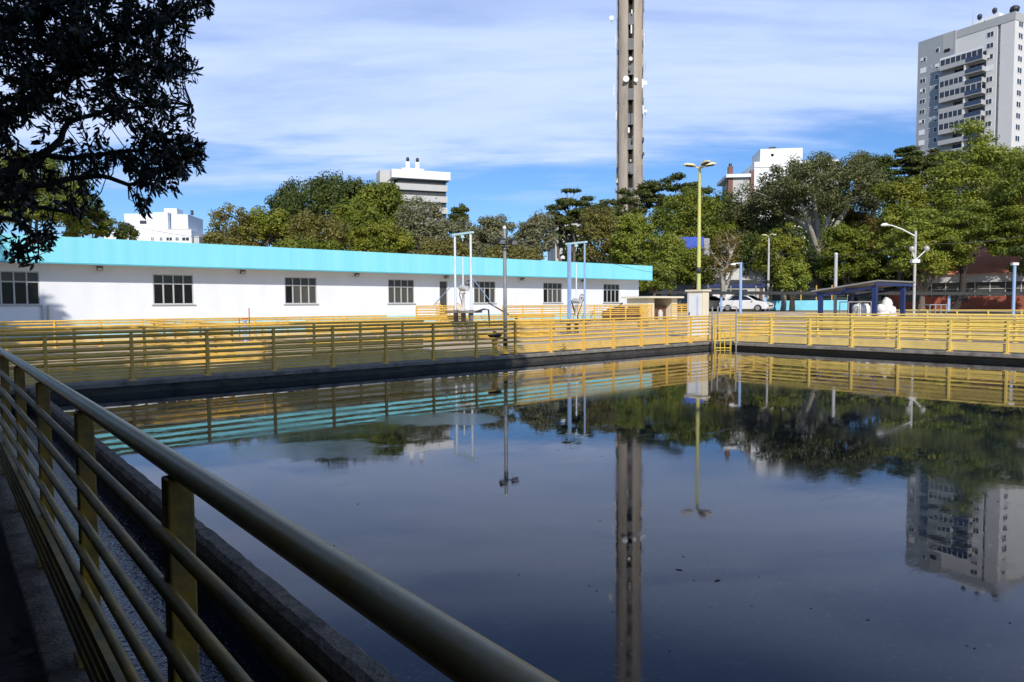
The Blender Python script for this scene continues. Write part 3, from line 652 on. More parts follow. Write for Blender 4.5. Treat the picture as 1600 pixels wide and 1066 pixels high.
triple_lamp('tall yellow green mast with three floodlight heads above the utility cabinet', 1091.5, 261, 33, .105, M['limepole'], .72)
triple_lamp('slim pale mast with three yellow lamp heads in front of the trees', 1200, 369, 64, .13, M['lightpole'], .62)
def simple_pole(name, label, px, ytop, D, r, paint, arm=None, cat='pole', group='lighting poles'):
    base = gp(px, D); h = at(px, ytop, D).z-base.z
    t = thing(name, label, cat, base, 0, group)
    MB().tube([(0, 0, 0), (0, 0, h)], [r, r*.9], 10).build('mast', paint, t)
    return t, h
t, h = simple_pole('lamp_pole', 'light blue post with a short white lamp arm beside the parked car', 1157, 410, 39, .085, M['pipe_blue'])
q = MB().tube([(0, 0, h-.05), -RIGHT*.45+Vector((0, 0, h-.07))], .03, 8).build('lamp_arm', M['antenna'], t)
MB().box(-RIGHT*.45+Vector((0, 0, h-.11)), (.26, .16, .09), -TH).build('lamp_head', M['antenna'], q)
t, h = simple_pole('concrete_post', 'white concrete post rising behind the blue shelter', 1305, 398, 38, .095, M['lightpole'])
MB().lathe([(.09, 0), (.10, .03), (.05, .10), (0, .11)], (0, 0, h), 12).build('cap', M['antenna'], t)
b = MB().tube([(0, 0, h-1.4), -RIGHT*.35+Vector((0, 0, h-1.3))], .03, 6); b.build('bracket', M['dark'], t)
t, h = simple_pole('lamp_pole', 'light blue post with white cap at the far right', 1583.5, 414, 38, .085, M['pipe_blue'])
MB().box((0, 0, h+.05), (.32, .2, .14), -TH).build('lamp_head', M['antenna'], t)
t, h = simple_pole('street_lamp', 'pale street lamp with curved arm and two round floodlights', 1428, 361, 45, .085, M['lightpole'], cat='street lamp')
z1 = Vector((0, 0, 1))
q = MB().tube([z1*(h-.35), -RIGHT*.9+z1*(h+.12), -RIGHT*1.55+z1*(h+.36), -RIGHT*1.85+z1*(h+.40)], [.05, .045, .04, .04], 8).build('lamp_arm', M['antenna'], t)
MB().tube([-RIGHT*1.78+z1*(h+.40), -RIGHT*1.95+z1*(h+.42), -RIGHT*2.15+z1*(h+.41), -RIGHT*2.28+z1*(h+.38)], [.05, .11, .10, .03], 10).build('lamp_head', M['antenna'], q)
zb = at(1428, 407, 45).z-t.location.z
for s, dxx, dz in ((-1, .22, .75), (1, .75, .75)):
    q = MB().tube([z1*zb, RIGHT*s*dxx*.9+z1*(zb+dz*.85)], .035, 8).build('floodlight', M['antenna'], t)
    c = RIGHT*s*dxx+z1*(zb+dz)
    MB().blob(c, (.17, .17, .19), 0, 1, 14, 10).build('lamp_head', M['lamp_glass'], q)
MB().box(z1*(zb-.05), (.5, .3, .22), -TH).build('control_box', M['antenna'], t)

# ------------------------------------------------------------------ walkway roof, shelter, cars, low wall
def quadbox(b, p, q, w_vec, z0, z1):     # a box between ground points p,q with thickness vector
    a = [Vector((p.x, p.y, z0)), Vector((q.x, q.y, z0)), Vector((q.x, q.y, z0))+w_vec, Vector((p.x, p.y, z0))+w_vec]
    return b.prism(a, (0, 0, z1-z0))
pa, pb = at(1012, 470, 66), at(1690, 470, 50)
dirv = Vector((pb.x-pa.x, pb.y-pa.y, 0)); Lr = dirv.length; dirv /= Lr; nrm = Vector((-dirv.y, dirv.x, 0))
if nrm.dot(FWD) < 0: nrm = -nrm
t = thing('covered_walkway', 'long low covered walkway with dark corrugated roof on pale blue posts', 'walkway roof', (pa.x, pa.y, .8), math.atan2(dirv.y, dirv.x))
za, zb2 = at(1012, 456.5, 66).z-.8, at(1690, 457.5, 50).z-.8
b = MB(); n = 240; vs = []
for i in range(n+1):
    x = Lr*i/n; z = za+(zb2-za)*i/n + (.025 if i % 2 else -.025)
    vs += [(x, -.3, z-.20), (x, -.3, z), (x, 2.6, z+.10), (x, 2.6, z-.12)]
fs = []
for i in range(n):
    for k in range(4): fs.append((i*4+k, i*4+(k+1) % 4, (i+1)*4+(k+1) % 4, (i+1)*4+k))
b.add(vs, fs); b.build('roof', M['roof_dark'], t)
for px in (1040, 1127, 1196, 1284, 1366.5, 1483, 1640):
    r_ = ray(px, 470); den_ = r_.x*dirv.y - r_.y*dirv.x
    u = (pa.x*dirv.y - pa.y*dirv.x)/den_; q = Vector((r_.x*u, r_.y*u, 0)); s_ = (q-Vector((pa.x, pa.y, 0))).dot(dirv)
    z = za+(zb2-za)*s_/Lr
    MB().box((s_, .1, (z-.2)/2), (.17, .17, z-.22)).build('post', M['pipe_blue'], t)
t = thing('carport', 'far dark carport roof on grey posts behind the white cars', 'carport', gp(1140, 76), -TH)
b = MB(); b.prism([(-3.6, 0, 2.55), (3.4, 0, 2.45), (3.4, 2.5, 2.8), (-3.6, 2.5, 2.9)], (0, 0, .2)); b.build('roof', M['roof_dark'], t)
for x in (-2.6, .2, 3): MB().box((x, .3, 1.25), (.12, .12, 2.5)).build('post', M['galv'], t)

t = thing('blue_shelter', 'open shelter with sloping corrugated roof on navy blue posts', 'shelter', (35.2, 14.25, 0))
b = MB(); n = 40; vs = []
for i in range(n+1):
    x = 4.8*i/n; w_ = .03*(i % 2)
    vs += [(x, 0, 2.62+w_), (x, 3.3, 2.16+w_), (x, 3.3, 2.11+w_), (x, 0, 2.57+w_)]
fs = [(i*4+k, i*4+(k+1) % 4, (i+1)*4+(k+1) % 4, (i+1)*4+k) for i in range(n) for k in range(4)] + [(0, 1, 2, 3)]
b.add(vs, fs); b.build('roof', M['roof_pale'], t)
for y in (.12, 1.6, 3.05):
    z = 2.55-.46*y/3.3-.09
    MB().box((2.36, y, z), (4.6, .08, .13)).build('beam', M['navy'], t)
for x in (.2, 4.45): MB().prism([(x, .16, 2.26), (x, 3.2, 1.84), (x, 3.2, 1.95), (x, .16, 2.38)], (.08, 0, 0)).build('rafter', M['navy'], t)
for x, y in ((.25, .2), (3.7, .2), (.25, 2.9), (3.8, 2.95)): MB().box((x, y, (2.36-.14*y)/2), (.20, .20, 2.34-.14*y)).build('post', M['navy'], t)

pa, pb = at(1191, 480, 68.5), at(1326, 480, 65)
t = thing('low_blue_wall', 'low sky blue painted wall behind the parked car', 'wall', gp(1191, 68.5), math.atan2(pb.y-pa.y, pb.x-pa.x))
MB().span((0, 0, 0), ((pb-pa).length, .2, .96)).build('wall_face', M['blue_wall'], t)
t2 = thing('mesh_fence', 'wire fence on thin yellow posts above the low blue wall', 'fence', gp(1205, 70), math.atan2(pb.y-pa.y, pb.x-pa.x))
for k in range(6): MB().box((k*1.4, 0, 1.2), (.09, .09, 2.4)).build('post', M['yellow'], t2)
b = MB()
for k in range(8): b.tube([(0, 0, .4+k*.24), (6.75, 0, .4+k*.24)], .008, 4)
b.build('wire', M['galv'], t2)

def car(label, loc, rz, van=False):
    t = thing('parked_car', label, 'car', loc, rz, 'white vehicles in the car park')
    # side profile along x (front at +x), half sections
    if van:
        body = [(-2.1, .45, .95), (-2.12, 1.0, .97), (-2.0, 1.85, .88), (.9, 1.9, .88), (1.5, 1.15, .93), (2.15, .95, .88), (2.2, .45, .9)]
    else:
        body = [(-2.15, .42, .84), (-2.2, .78, .87), (-2.0, .98, .86), (-1.2, 1.02, .88), (1.0, .98, .88), (1.9, .86, .84), (2.2, .66, .78), (2.22, .38, .78)]
    b = MB(); n = len(body)
    vs = [(x, -hw, z) for x, z, hw in body] + [(x, hw, z) for x, z, hw in body] + [(-2.0, -.8, .22), (2.1, -.76, .22), (-2.0, .8, .22), (2.1, .76, .22)]
    fs = [(i, i+1, n+i+1, n+i) for i in range(n-1)] + [tuple(range(n-1, -1, -1)) + (2*n, 2*n+1), tuple(range(n, 2*n)) + (2*n+3, 2*n+2), (0, n, 2*n+2, 2*n), (n-1, 2*n+1, 2*n+3, 2*n-1), (2*n, 2*n+2, 2*n+3, 2*n+1)]
    b.add(vs, fs); body_o = b.build('body', M['car_white'], t, bevel=.05)
    if not van:
        gl = [(-1.75, .99, .82), (-.95, 1.44, .62), (.25, 1.46, .62), (1.15, .98, .8)]
        b = MB(); vs = [(x, -hw, z) for x, z, hw in gl] + [(x, hw, z) for x, z, hw in gl]
        b.add(vs, [(0, 1, 5, 4), (1, 2, 6, 5), (2, 3, 7, 6), (3, 2, 1, 0), (4, 5, 6, 7)]); b.build('roof', M['car_white'], t, bevel=.04)
        for s in (-1, 1):
            for poly in ([(-1.45, 1.03, .80), (-.85, 1.38, .66), (-.35, 1.39, .655), (-.35, 1.03, .80)], [(-.27, 1.03, .80), (-.27, 1.39, .655), (.2, 1.39, .655), (.95, 1.03, .79)]):
                b = MB(); v0 = [(x, s*(hw+.012), z) for x, z, hw in poly]; b.add(v0 + [(x, y-s*.01, z) for x, y, z in v0], [(0, 1, 2, 3), (7, 6, 5, 4)]); b.build('side_window', M['car_glass'], t)
        b = MB(); b.add([(.33, -.57, 1.445), (.33, .57, 1.445), (1.12, .7, 1.02), (1.12, -.7, 1.02)], [(0, 1, 2, 3)]); b.v = [(x+.02, y, z+.012) for x, y, z in b.v]; b.build('windscreen', M['car_glass'], t)
        b = MB(); b.add([(-1.03, -.57, 1.42), (-1.03, .57, 1.42), (-1.72, .7, 1.03), (-1.72, -.7, 1.03)], [(0, 1, 2, 3)]); b.v = [(x-.02, y, z+.012) for x, y, z in b.v]; b.build('rear_window', M['car_glass'], t)
    else:
        for s in (-1, 1):
            b = MB(); v0 = [(-.1, s*.925, 1.25), (-.1, s*.905, 1.7), (.85, s*.905, 1.7), (1.25, s*.94, 1.25)]; b.add(v0 + [(x, y-s*.01, z) for x, y, z in v0], [(0, 1, 2, 3), (7, 6, 5, 4)]); b.build('side_window', M['car_glass'], t)
        b = MB(); b.add([(.98, -.75, 1.82), (.98, .75, 1.82), (1.5, .8, 1.2), (1.5, -.8, 1.2)], [(0, 1, 2, 3)]); b.v = [(x+.02, y, z+.015) for x, y, z in b.v]; b.build('windscreen', M['car_glass'], t)
    for x in (-1.35, 1.4):
        for s in (-1, 1):
            wh = MB().tube([(x, s*.70, .31), (x, s*.92, .31)], .31, 18).build('wheel', M['black'], t)
            MB().tube([(x, s*.905, .31), (x, s*.935, .31)], .2, 14).build('rim', M['galv'], wh)
    for s in (-1, 1):
        MB().box((2.16, s*.58, .70), (.12, .32, .13)).build('headlight', M['lamp_glass'], t)
        MB().box((.95, s*.95, 1.02), (.14, .16, .11)).build('mirror', M['car_white'], t)
        MB().box((-2.17, s*.66, .78), (.06, .28, .12)).build('tail_light', M['red'], t)
    MB().box((2.2, 0, .52), (.06, .9, .12)).build('grille', M['dark'], t)
    return t
g0 = gp(1166, 62); car('white sedan parked behind the corner ladder', g0, -TH-.72)
g0 = gp(1108, 66); car('white hatchback mostly hidden behind the utility cabinet', g0, -TH+.15)
g0 = gp(1131, 68); car('white van parked between the two white cars', g0, -TH+1.2, True)

# sacks and grey frames beyond the right rail
for i, (px, py, rx, rzz) in enumerate([(1343, 483, .38, .30), (1353, 485, .26, .34), (1377, 483, .28, .26), (1386, 479, .30, .45), (1393, 486, .28, .25)]):
    lab = ['wide white sack lying left of the grey frame', 'upright white sack inside the grey frame', 'square white sack beside the thick navy post', 'tall stacked white sack, highest of the group', 'small white sack at the right end of the group'][i]
    p = at(px, py, 35); c = Vector((p.x, p.y, 0)); z = p.z
    o = MB().blob((0, 0, z), (rx, rx*.8, rzz), .16, 20+i, 12, 8)
    o.blob((.05, 0, z-rzz*1.2), (rx*1.05, rx*.85, rzz*1.1), .14, 40+i, 12, 8)
    o = o.build('sack', M['sack']); o.location = c; tag(o, lab, 'sack', 'white sacks beyond the railing')
b = MB(); p = at(1368, 489, 35.3); b.span((p.x-2.2, p.y-1.2, 0), (p.x+1.3, p.y+1.2, p.z-.18)); struct('loading_slab', b, M['deck'])
def hoop(label, x0, x1, ytop, D, nb):
    a, c = at(x0, ytop, D), at(x1, ytop, D); o = Vector((a.x, a.y, 0)); t = thing('pipe_frame', label, 'frame', o, 0, 'grey pipe frames')
    MB().tube([Vector((0, 0, a.z)), Vector((c.x, c.y, a.z))-o], .025, 8).build('crossbar', M['galv'], t)
    for k in range(nb):
        q = (Vector((c.x, c.y, 0))-o)*(k/(nb-1)); MB().tube([q, q+Vector((0, 0, a.z))], .025, 8).build('upright', M['galv'], t)
    bk = FWD*.9
    MB().tube([bk+Vector((0, 0, a.z)), bk+Vector((c.x, c.y, a.z))-o], .025, 8).build('crossbar', M['galv'], t)
    for k in (0, 1):
        q = (Vector((c.x, c.y, 0))-o)*k; MB().tube([q+Vector((0, 0, a.z)), q+bk+Vector((0, 0, a.z)), q+bk], .025, 8).build('upright', M['galv'], t)
hoop('grey pipe frame with white sacks inside, left of the navy post', 1326, 1361, 472, 33.5, 3)
hoop('grey pipe frame standing before the red brick wall', 1453, 1479, 476.5, 33.5, 4)

# ------------------------------------------------------------------ brick building at right
pa, pb = at(1388, 476, 68), at(1720, 476, 58)
dv = Vector((pb.x-pa.x, pb.y-pa.y, 0)); LB = dv.length; rzb = math.atan2(dv.y, dv.x)
t = thing('brick_building', 'red brick building with salmon roof under the right hand trees', 'building', (pa.x, pa.y, .6), rzb)
def zz(py, D=63): return at(1500, py, D).z-.6
b = MB(); b.span((0, 0, 0), (LB, 8, zz(463))); b.build('wall', M['brick'], t)
b = MB(); b.span((3.6, .12, zz(463)+.002), (LB, 7.9, zz(441)-.002)); b.build('window_band', M['curtain'], t)
b = MB(); k = 3.6
while k < LB: b.span((k, .06, zz(463)+.004), (k+.07, .2, zz(441)-.004)); k += 1.15
b.span((3.6, .05, zz(452)), (LB, .119, zz(451))); b.build('mullions', M['frame'], t)
b = MB(); b.span((3.2, -.25, zz(441)), (LB, 8, zz(428))); b.build('concrete_band', M['greywall'], t)
b = MB(); b.prism([(3.0, -.5, zz(428)+.003), (3.0, 8.5, zz(428)+.003), (3.0, 6, zz(378)), (3.0, 4, zz(378))], (LB-3, 0, 0)); b.build('roof', M['terracotta'], t)
b = MB(); b.span((0, -.05, zz(463)+.002), (3.4, 8, zz(455))); b.build('lintel', M['brick'], t)
for x in (1.3, 5): MB().span((x, -.06, 1.0), (x+1.6, -.01, 1.9)).build('window', M['curtain'], t)

# ------------------------------------------------------------------ big apartment tower
def vplane(A, B, px, py):      # along-plane coordinate from A, and z
    A = Vector((A.x, A.y, 0)); d = Vector((B.x-A.x, B.y-A.y, 0)).normalized(); r_ = ray(px, py)
    u = (A.x*d.y - A.y*d.x)/(r_.x*d.y - r_.y*d.x); q = Vector((r_.x*u, r_.y*u, 0))
    return (q-A).dot(d), HC + r_.z*u
A = at(1433, 140, 190); B = at(1581.5, 120, 170)
dv = Vector((B.x-A.x, B.y-A.y, 0)); LA = dv.length; rza = math.atan2(dv.y, dv.x)
zg = ground_z(A.x, A.y)
t = thing('apartment_tower', 'tall grey and beige apartment tower with stacked balconies at right', 'building', (A.x, A.y, zg), rza)
def s_of(px): return vplane(A, B, px, 150)[0]
def zA_(px, py): return vplane(A, B, px, py)[1]-zg
ztopG = zA_(1433, 67); ztop = zA_(1581, 18)
s1 = s_of(1490)          # grey block / beige block joint
DEP = 15
b = MB(); b.span((0, 0, 0), (s1, DEP, ztopG)); b.build('grey_block', M['apt_grey'], t)
rec0, rec1 = s_of(1553.5), s_of(1558.5)
zband = zA_(1581, 31)
b = MB(); b.span((s1+.002, .6, 0), (rec0, DEP, zband-.002)); b.span((rec1, .6, 0), (LA, DEP, zband-.002)); b.span((rec0+.002, 1.4, 0), (rec1-.002, DEP, zband-.002)); b.build('beige_block', M['apt_beige'], t)
b = MB(); b.span((s1+.002, .5, zband), (LA+.1, DEP+.1, ztop)); b.build('parapet', M['apt_band'], t)
def apt_window(s0, sz, z0, h_, y=0., kind=0, face='front', name='window'):
    b = MB()
    if face == 'front': f0 = lambda a, c, e, g_, y0, y1: b.span((a, y0, c), (e, y1, g_))
    b.span((s0, y-.06, z0), (s0+sz, y-.01, z0+h_)); o = b.build(name, M['apt_white'], t)
    n = 2 if sz > 1 else 1
    for k in range(n):
        if kind == 2: continue
        top = z0+h_-.12 if not (kind == 1 and k == 0) else z0+h_*.4
        a = s0+.1+k*(sz-.1)/n; e = a+(sz-.1)/n-.12
        MB().span((a, y-.075, z0+.12), (e, y-.065, top)).build('pane', M['apt_glass'], o)
rg = random.Random(12)
colA = (s_of(1437), s_of(1446)); colB = (s_of(1451), s_of(1454.5)); colC = (s_of(1460), s_of(1466)); colR = (s_of(1537.5), s_of(1548.5))
zA0 = zA_(1441, 98.5); PIT = (zA_(1441, 98.5)-zA_(1441, 211))/7
for k in range(13):
    apt_window(colA[0], colA[1]-colA[0], zA0-k*PIT, 1.35, 0, rg.choice([0, 0, 0, 1, 2]))
    if k > 0: apt_window(colB[0], .55, zA0-k*PIT+.75, .6, 0)
    apt_window(colC[0], colC[1]-colC[0], zA0-(k-.5 if k == 0 else k)*PIT, 1.35, 0, rg.choice([0, 0, 1]))
zR0 = zA_(1543, 58.5)
for k in range(14):
    apt_window(colR[0], colR[1]-colR[0], zR0-k*PIT, 1.4, .6, rg.choice([0, 0, 1, 2]))
    apt_window(rec0+.1, .7, zR0-(k+1)*PIT+1.1, .6, 1.4)
b = MB(); b.span((s_of(1471), -.04, zA_(1477, 60)-3.3), (s_of(1487), -.01, zA_(1480, 52))); b.build('recess_panel', M['apt_band'], t)
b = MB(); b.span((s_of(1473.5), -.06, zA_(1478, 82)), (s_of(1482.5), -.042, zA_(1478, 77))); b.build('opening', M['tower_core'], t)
# balconies
off_n = Vector((dv.y, -dv.x, 0)).normalized()*1.65
bs0 = vplane(A+off_n, B+off_n, 1467, 150)[0]; bs1 = vplane(A+off_n, B+off_n, 1533.5, 150)[0]; zb0 = zA_(1533, 96)
for k in range(12):
    z = zb0-k*PIT*1.0
    b = MB(); b.span((bs0, -1.7, z), (bs1, -1.55, z+1.15)); b.span((bs0, -1.549, z), (bs0+.15, .58, z+1.15)); b.span((bs1-.15, -1.549, z), (bs1, .58, z+1.15)); b.span((bs0+.151, -1.549, z), (bs1-.151, .58, z+.2))
    o = b.build('balcony', M['apt_band'], t)
    q = bs0+(bs1-bs0)*.62
    MB().span((q, -1.76, z+.25), (bs1-.05, -1.705, z+1.25)).build('glass_rail', M['apt_rail'], o)
    MB().span((q-.5, -1.5, z+.2), (q-.2, .55, z+PIT-.03)).build('party_wall', M['apt_beige'], o)
    b = MB(); b.span((bs0+.2, .53, z+.25), (bs1-.2, .58, z+2.5)); b.build('glazing', M['apt_glass'], o)
    if k % 3 == 0 or k in (2, 5):
        b = MB(); e = bs1 if k % 3 == 0 else q-.5
        n = 8 if e == bs1 else 5
        for j in range(n+1):
            x = bs0+.05+(e-bs0-.15)*j/n; b.span((x, -1.66, z+1.16), (x+.1, -1.58, z+PIT-.12))
        b.span((bs0, -1.67, z+PIT-.12), (e, -1.57, z+PIT+(.45 if k == 0 else -.02))); b.build('enclosure', M['apt_white'], o)
        MB().span((bs0+.1, -1.63, z+1.16), (e-.1, -1.61, z+PIT-.13)).build('enclosure_glass', M['apt_glass'], o)
# roof penthouse boxes
for px, w_ in ((1514, 2.6), (1537, 3.2)):
    s_ = s_of(px); o = MB().span((s_-w_/2, 3, ztop-2), (s_+w_/2, 6, ztop+1.6 if px < 1520 else ztop+1.9)).build('penthouse', M['bldg_white'], t)
    MB().lathe([(.3, 0), (.3, .7), (.55, .8), (.55, 1.6), (.2, 1.9), (0, 1.9)], (s_, 4, ztop+(1.6 if px < 1520 else 1.9)), 10).build('flue', M['dark'], o)
MB().tube([(s_of(1507), 3, ztop-1), (s_of(1507), 3, ztop+4.5)], .05, 5).build('aerial', M['galv'], t)
MB().blob((LA-.6, 1.5, ztop+.8), (1.1, 1.1, .9), .1, 3, 12, 8).build('water_tank_dish', M['dark'], t)
# right-hand face windows (x = LA plane)
for k in range(14):
    z = zA_(1581, 40)-k*PIT
    o = MB().span((LA+.01, 2.2, z), (LA+.06, 4.4, z+1.5)).build('window', M['apt_white'], t)
    for q in (2.35, 3.4): MB().span((LA+.065, q, z+.12), (LA+.075, q+.85, z+1.38)).build('pane', M['apt_glass'], o)

# ------------------------------------------------------------------ round concrete tower
Dt = 130; ctr = at(984.2, 130, Dt); ctr.z = ground_z(ctr.x, ctr.y); RT = 20.2*Dt/F
t = thing('concrete_tower', 'tall round concrete tower with rows of dark slots and antennas', 'tower', ctr)
HT = 84; PT = 37.05*Dt/F
view = math.atan2(-FWD.y, -FWD.x)          # direction from tower to camera
off = R(6)   # a slot sits a little left of centre as seen
sg = 1 if (Vector((math.cos(view+.1), math.sin(view+.1), 0)).dot(RIGHT) < 0) else -1
slots = [view + sg*off + k*2*math.pi/5 for k in range(5)]
hwid = R(13)
for k in range(5):
    a0, a1 = slots[k]+hwid, slots[(k+1) % 5]-hwid + (2*math.pi if k == 4 else 0)
    b = MB(); n = 14; nz = 40; vs = []
    for j in range(nz+1):
        z = HT*j/nz
        for i in range(n+1):
            a = a0+(a1-a0)*i/n; rr = RT*(1+.004*math.sin(j*2.1+i)); vs.append((rr*math.cos(a), rr*math.sin(a), z))
    fs = [(j*(n+1)+i, j*(n+1)+i+1, (j+1)*(n+1)+i+1, (j+1)*(n+1)+i) for j in range(nz) for i in range(n)]
    b.add(vs, fs, True)
    for a in (a0, a1):      # cheeks
        b.add([(RT*math.cos(a), RT*math.sin(a), 0), (RT*math.cos(a), RT*math.sin(a), HT), (RT*.56*math.cos(a), RT*.56*math.sin(a), HT), (RT*.56*math.cos(a), RT*.56*math.sin(a), 0)], [(0, 1, 2, 3)])
    b.build('pier', M['tower'], t)
    c = Vector((math.cos(slots[k]), math.sin(slots[k]), 0)); tz = Vector((-c.y, c.x, 0))
    ztop0 = at(985, 28.5, Dt).z - ctr.z        # bottom of the first visible opening
    j0 = -4
    for j in range(j0, 20):
        z1_ = ztop0 - j*PT; z0_ = z1_ - PT*.45
        if z0_ < 0 or z1_ > HT: continue
        w_ = RT*math.sin(hwid)*.98
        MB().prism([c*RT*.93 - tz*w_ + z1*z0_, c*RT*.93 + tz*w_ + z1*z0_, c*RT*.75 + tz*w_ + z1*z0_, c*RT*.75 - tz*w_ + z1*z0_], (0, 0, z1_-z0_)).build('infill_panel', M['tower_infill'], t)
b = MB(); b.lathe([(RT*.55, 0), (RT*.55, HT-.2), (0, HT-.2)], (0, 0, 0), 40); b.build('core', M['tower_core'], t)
MB().lathe([(RT*1.02, HT), (RT*1.02, HT+.5), (0, HT+.6)], (0, 0, 0), 40).build('cap', M['tower'], t)
def dish(px, py, r_, nm='dish_antenna', fw=None):
    p = at(px, py, Dt); loc = (p - ctr); lat = (p-at(984.2, py, Dt)).dot(RIGHT)
    q = RIGHT*lat - FWD*(math.sqrt(max(0, RT*RT-lat*lat))+.35) + z1*loc.z
    if fw is not None: q = RIGHT*lat - FWD*fw + z1*loc.z
    d_ = -FWD; b = MB(); b.tube([q+FWD*.5, q, q+d_*.3], [.05, r_*.5, r_], 14); b.tube([q+FWD*.6+z1*-.3, q+FWD*.1], .05, 5); b.build(nm, M['antenna'], t)
def panel(px, py0, py1, wd=.25, out=.15):
    p0 = at(px, py0, Dt); p1 = at(px, py1, Dt); lat = (p0-at(984.2, py0, Dt)).dot(RIGHT)
    base = RIGHT*lat - FWD*((math.sqrt(RT*RT-lat*lat) if abs(lat) < RT else 0)+out)
    z0_, z1_ = p1.z-ctr.z, p0.z-ctr.z
    b = MB(); b.box(base+z1*(z0_+z1_)/2, (wd, .15, z1_-z0_), -TH); b.tube([base+z1*(z0_+z1_)/2+FWD*.1, base*.8+z1*(z0_+z1_)/2+FWD*.4], .04, 5); b.build('panel_antenna', M['antenna'], t)
for a_ in ((954.5, 30, .42, 'dish_antenna', .3), (974.5, 131, .55), (989, 133, .38), (981, 101, .35), (1006.5, 132, .42, 'dish_antenna', .6), (1008, 175, .3, 'dish_antenna', .3)): dish(*a_)
for a_ in ((982.5, 48, 61), (1001.8, 128, 141), (961.5, 58, 77, .12, .5), (958.5, 133, 151, .12, .4), (1004.5, 55, 74, .12, .4), (962.5, 175, 188, .2, .3), (1003, 168, 181, .25, .3), (979, 205, 213, .3, .2), (983, 25, 31, .2, .2)): panel(*a_)
b = MB(); 
for py in (30, 61, 104, 176): 
    p = at(960, py, Dt)-ctr; lat = -(RT+.9) if py < 40 else RT+.5
    b.tube([RIGHT*lat*.7+z1*p.z, RIGHT*lat+z1*p.z], .05, 5); b.tube([RIGHT*lat+z1*(p.z-.8), RIGHT*lat+z1*(p.z+1.0)], .04, 5)
b.build('antenna_brackets', M['galv'], t)
rg = random.Random(77)
for k in range(34):
    lat = rg.choice([-.16, -.10, .0, .9, .95, -.98, 1.0])*RT + rg.uniform(-.15, .15); zf_ = rg.uniform(14, HT-2)
    fr = math.sqrt(max(0, RT*RT-lat*lat))+rg.uniform(.05, .5); q = RIGHT*lat - FWD*fr + z1*zf_
    if rg.random() < .5: MB().tube([q, q+z1*rg.uniform(.8, 2.4)], .045, 5).build('whip_antenna', rg.choice([M['galv'], M['dark']]), t)
    else: MB().box(q, (rg.uniform(.2, .5), .3, rg.uniform(.3, .9)), -TH).tube([q, q+FWD*.9], .05, 5).build('equipment_box', rg.choice([M['galv'], M['dark'], M['dark']]), t)

# ------------------------------------------------------------------ other distant buildings
A = at(619, 476, 180); B = at(703, 476, 185)
dv = Vector((B.x-A.x, B.y-A.y, 0)); L = dv.length; zg = ground_z(A.x, A.y)
t = thing('white_apartment_block', 'white flat topped block with ribbon windows and two chimneys', 'building', (A.x, A.y, zg), math.atan2(dv.y, dv.x))
zq = lambda py: at(619, py, 180).z-zg
b = MB(); b.span((-.8, -.9, zq(278)), (L+.3, 12.5, zq(265))); b.build('parapet', M['bldg_white'], t)
zf = zq(278); fp = 17.4*180/F
b = MB(); b.span((.9, .25, 0), (L-.7, 12, zf-.002)); b.build('glazed_core', M['curtain'], t)
for k in range(9):
    z = zf-fp*.44-k*fp
    MB().span((.3, -.35, z-fp*.56), (L-.4, 12.2, z)).build('spandrel', M['bldg_pale'], t)
for x in (4.2, 9.0, 11.5): MB().span((x, .2, zf-fp*7), (x+.25, .32, zf)).build('pier', M['dark'], t)
b = MB(); b.span((-3.2, 3, zq(283)), (.4, 9, zq(263))); b.build('lift_housing', M['bldg_pale'], t)
for x in (4.0, 6.6):
    o = MB().lathe([(.95, 0), (.6, 1.4), (.6, 2.6), (0, 2.6)], (x, 2, zq(265)), 8).build('chimney', M['bldg_white'], t)
    MB().lathe([(.3, 0), (.3, .2), (.42, .3), (.42, 1.0), (.2, 1.2), (0, 1.2)], (x, 2, zq(265)+2.6), 10).build('cowl', M['dark'], o)
b = MB(); b.span((2.2, .5, zq(265)), (8.0, 6, zq(265)+.7)); b.build('roof_step', M['bldg_white'], t)

D2 = 125; A = at(1176, 476, D2); zg = ground_z(A.x, A.y); k2 = D2/F
t = thing('white_penthouse_block', 'bright white block with stepped top and brown brick chimney', 'building', (A.x, A.y, zg), -TH-.12)
zq = lambda py: at(1200, py, D2).z-zg
X2 = lambda px: (px-1176)*k2
b = MB(); b.span((0, 0, 0), (X2(1300), 12, zq(253))); b.build('main_block', M['bldg_white'], t)
b = MB(); b.span((X2(1187), 1.2, zq(253)+.002), (X2(1250), 8, zq(231))); up = b.build('upper_block', M['bldg_white'], t)
MB().span((X2(1203), 1.14, zq(243)), (X2(1207), 1.19, zq(239))).build('window', M['glass'], up)
MB().span((X2(1202), 1.5, zq(231)+.002), (X2(1211), 3, zq(227.5))).build('vent', M['dark'], up)
MB().span((X2(1199), 1.19, zq(253)+.01), (X2(1199.6), 1.199, zq(231)-.01)).build('corner_joint', M['bldg_pale'], up)
b = MB(); b.span((X2(1133), -.6, zq(277)), (X2(1170), 9, zq(272))); b.build('roof_slab', M['bldg_white'], t)
b = MB(); b.span((X2(1142), .0, 0), (X2(1169), 9, zq(277)-.002)); b.build('low_wing', M['bldg_pale'], t)
b = MB(); b.span((X2(1137), -.1, 0), (X2(1144), .8, zq(259))); o = b.build('chimney', M['chim_brick'], t)
MB().lathe([(.28, 0), (.28, .5), (.2, .6), (0, .6)], (X2(1140.5), .35, zq(259)), 10).build('cowl', M['dark'], o)
MB().span((X2(1170.5), -.1, 0), (X2(1175.5), 1, zq(266))).build('chimney', M['chim_brick'], t)
MB().span((X2(1176.3), -.08, zq(262)), (X2(1230), -.01, zq(261))).build('ledge', M['bldg_pale'], t)

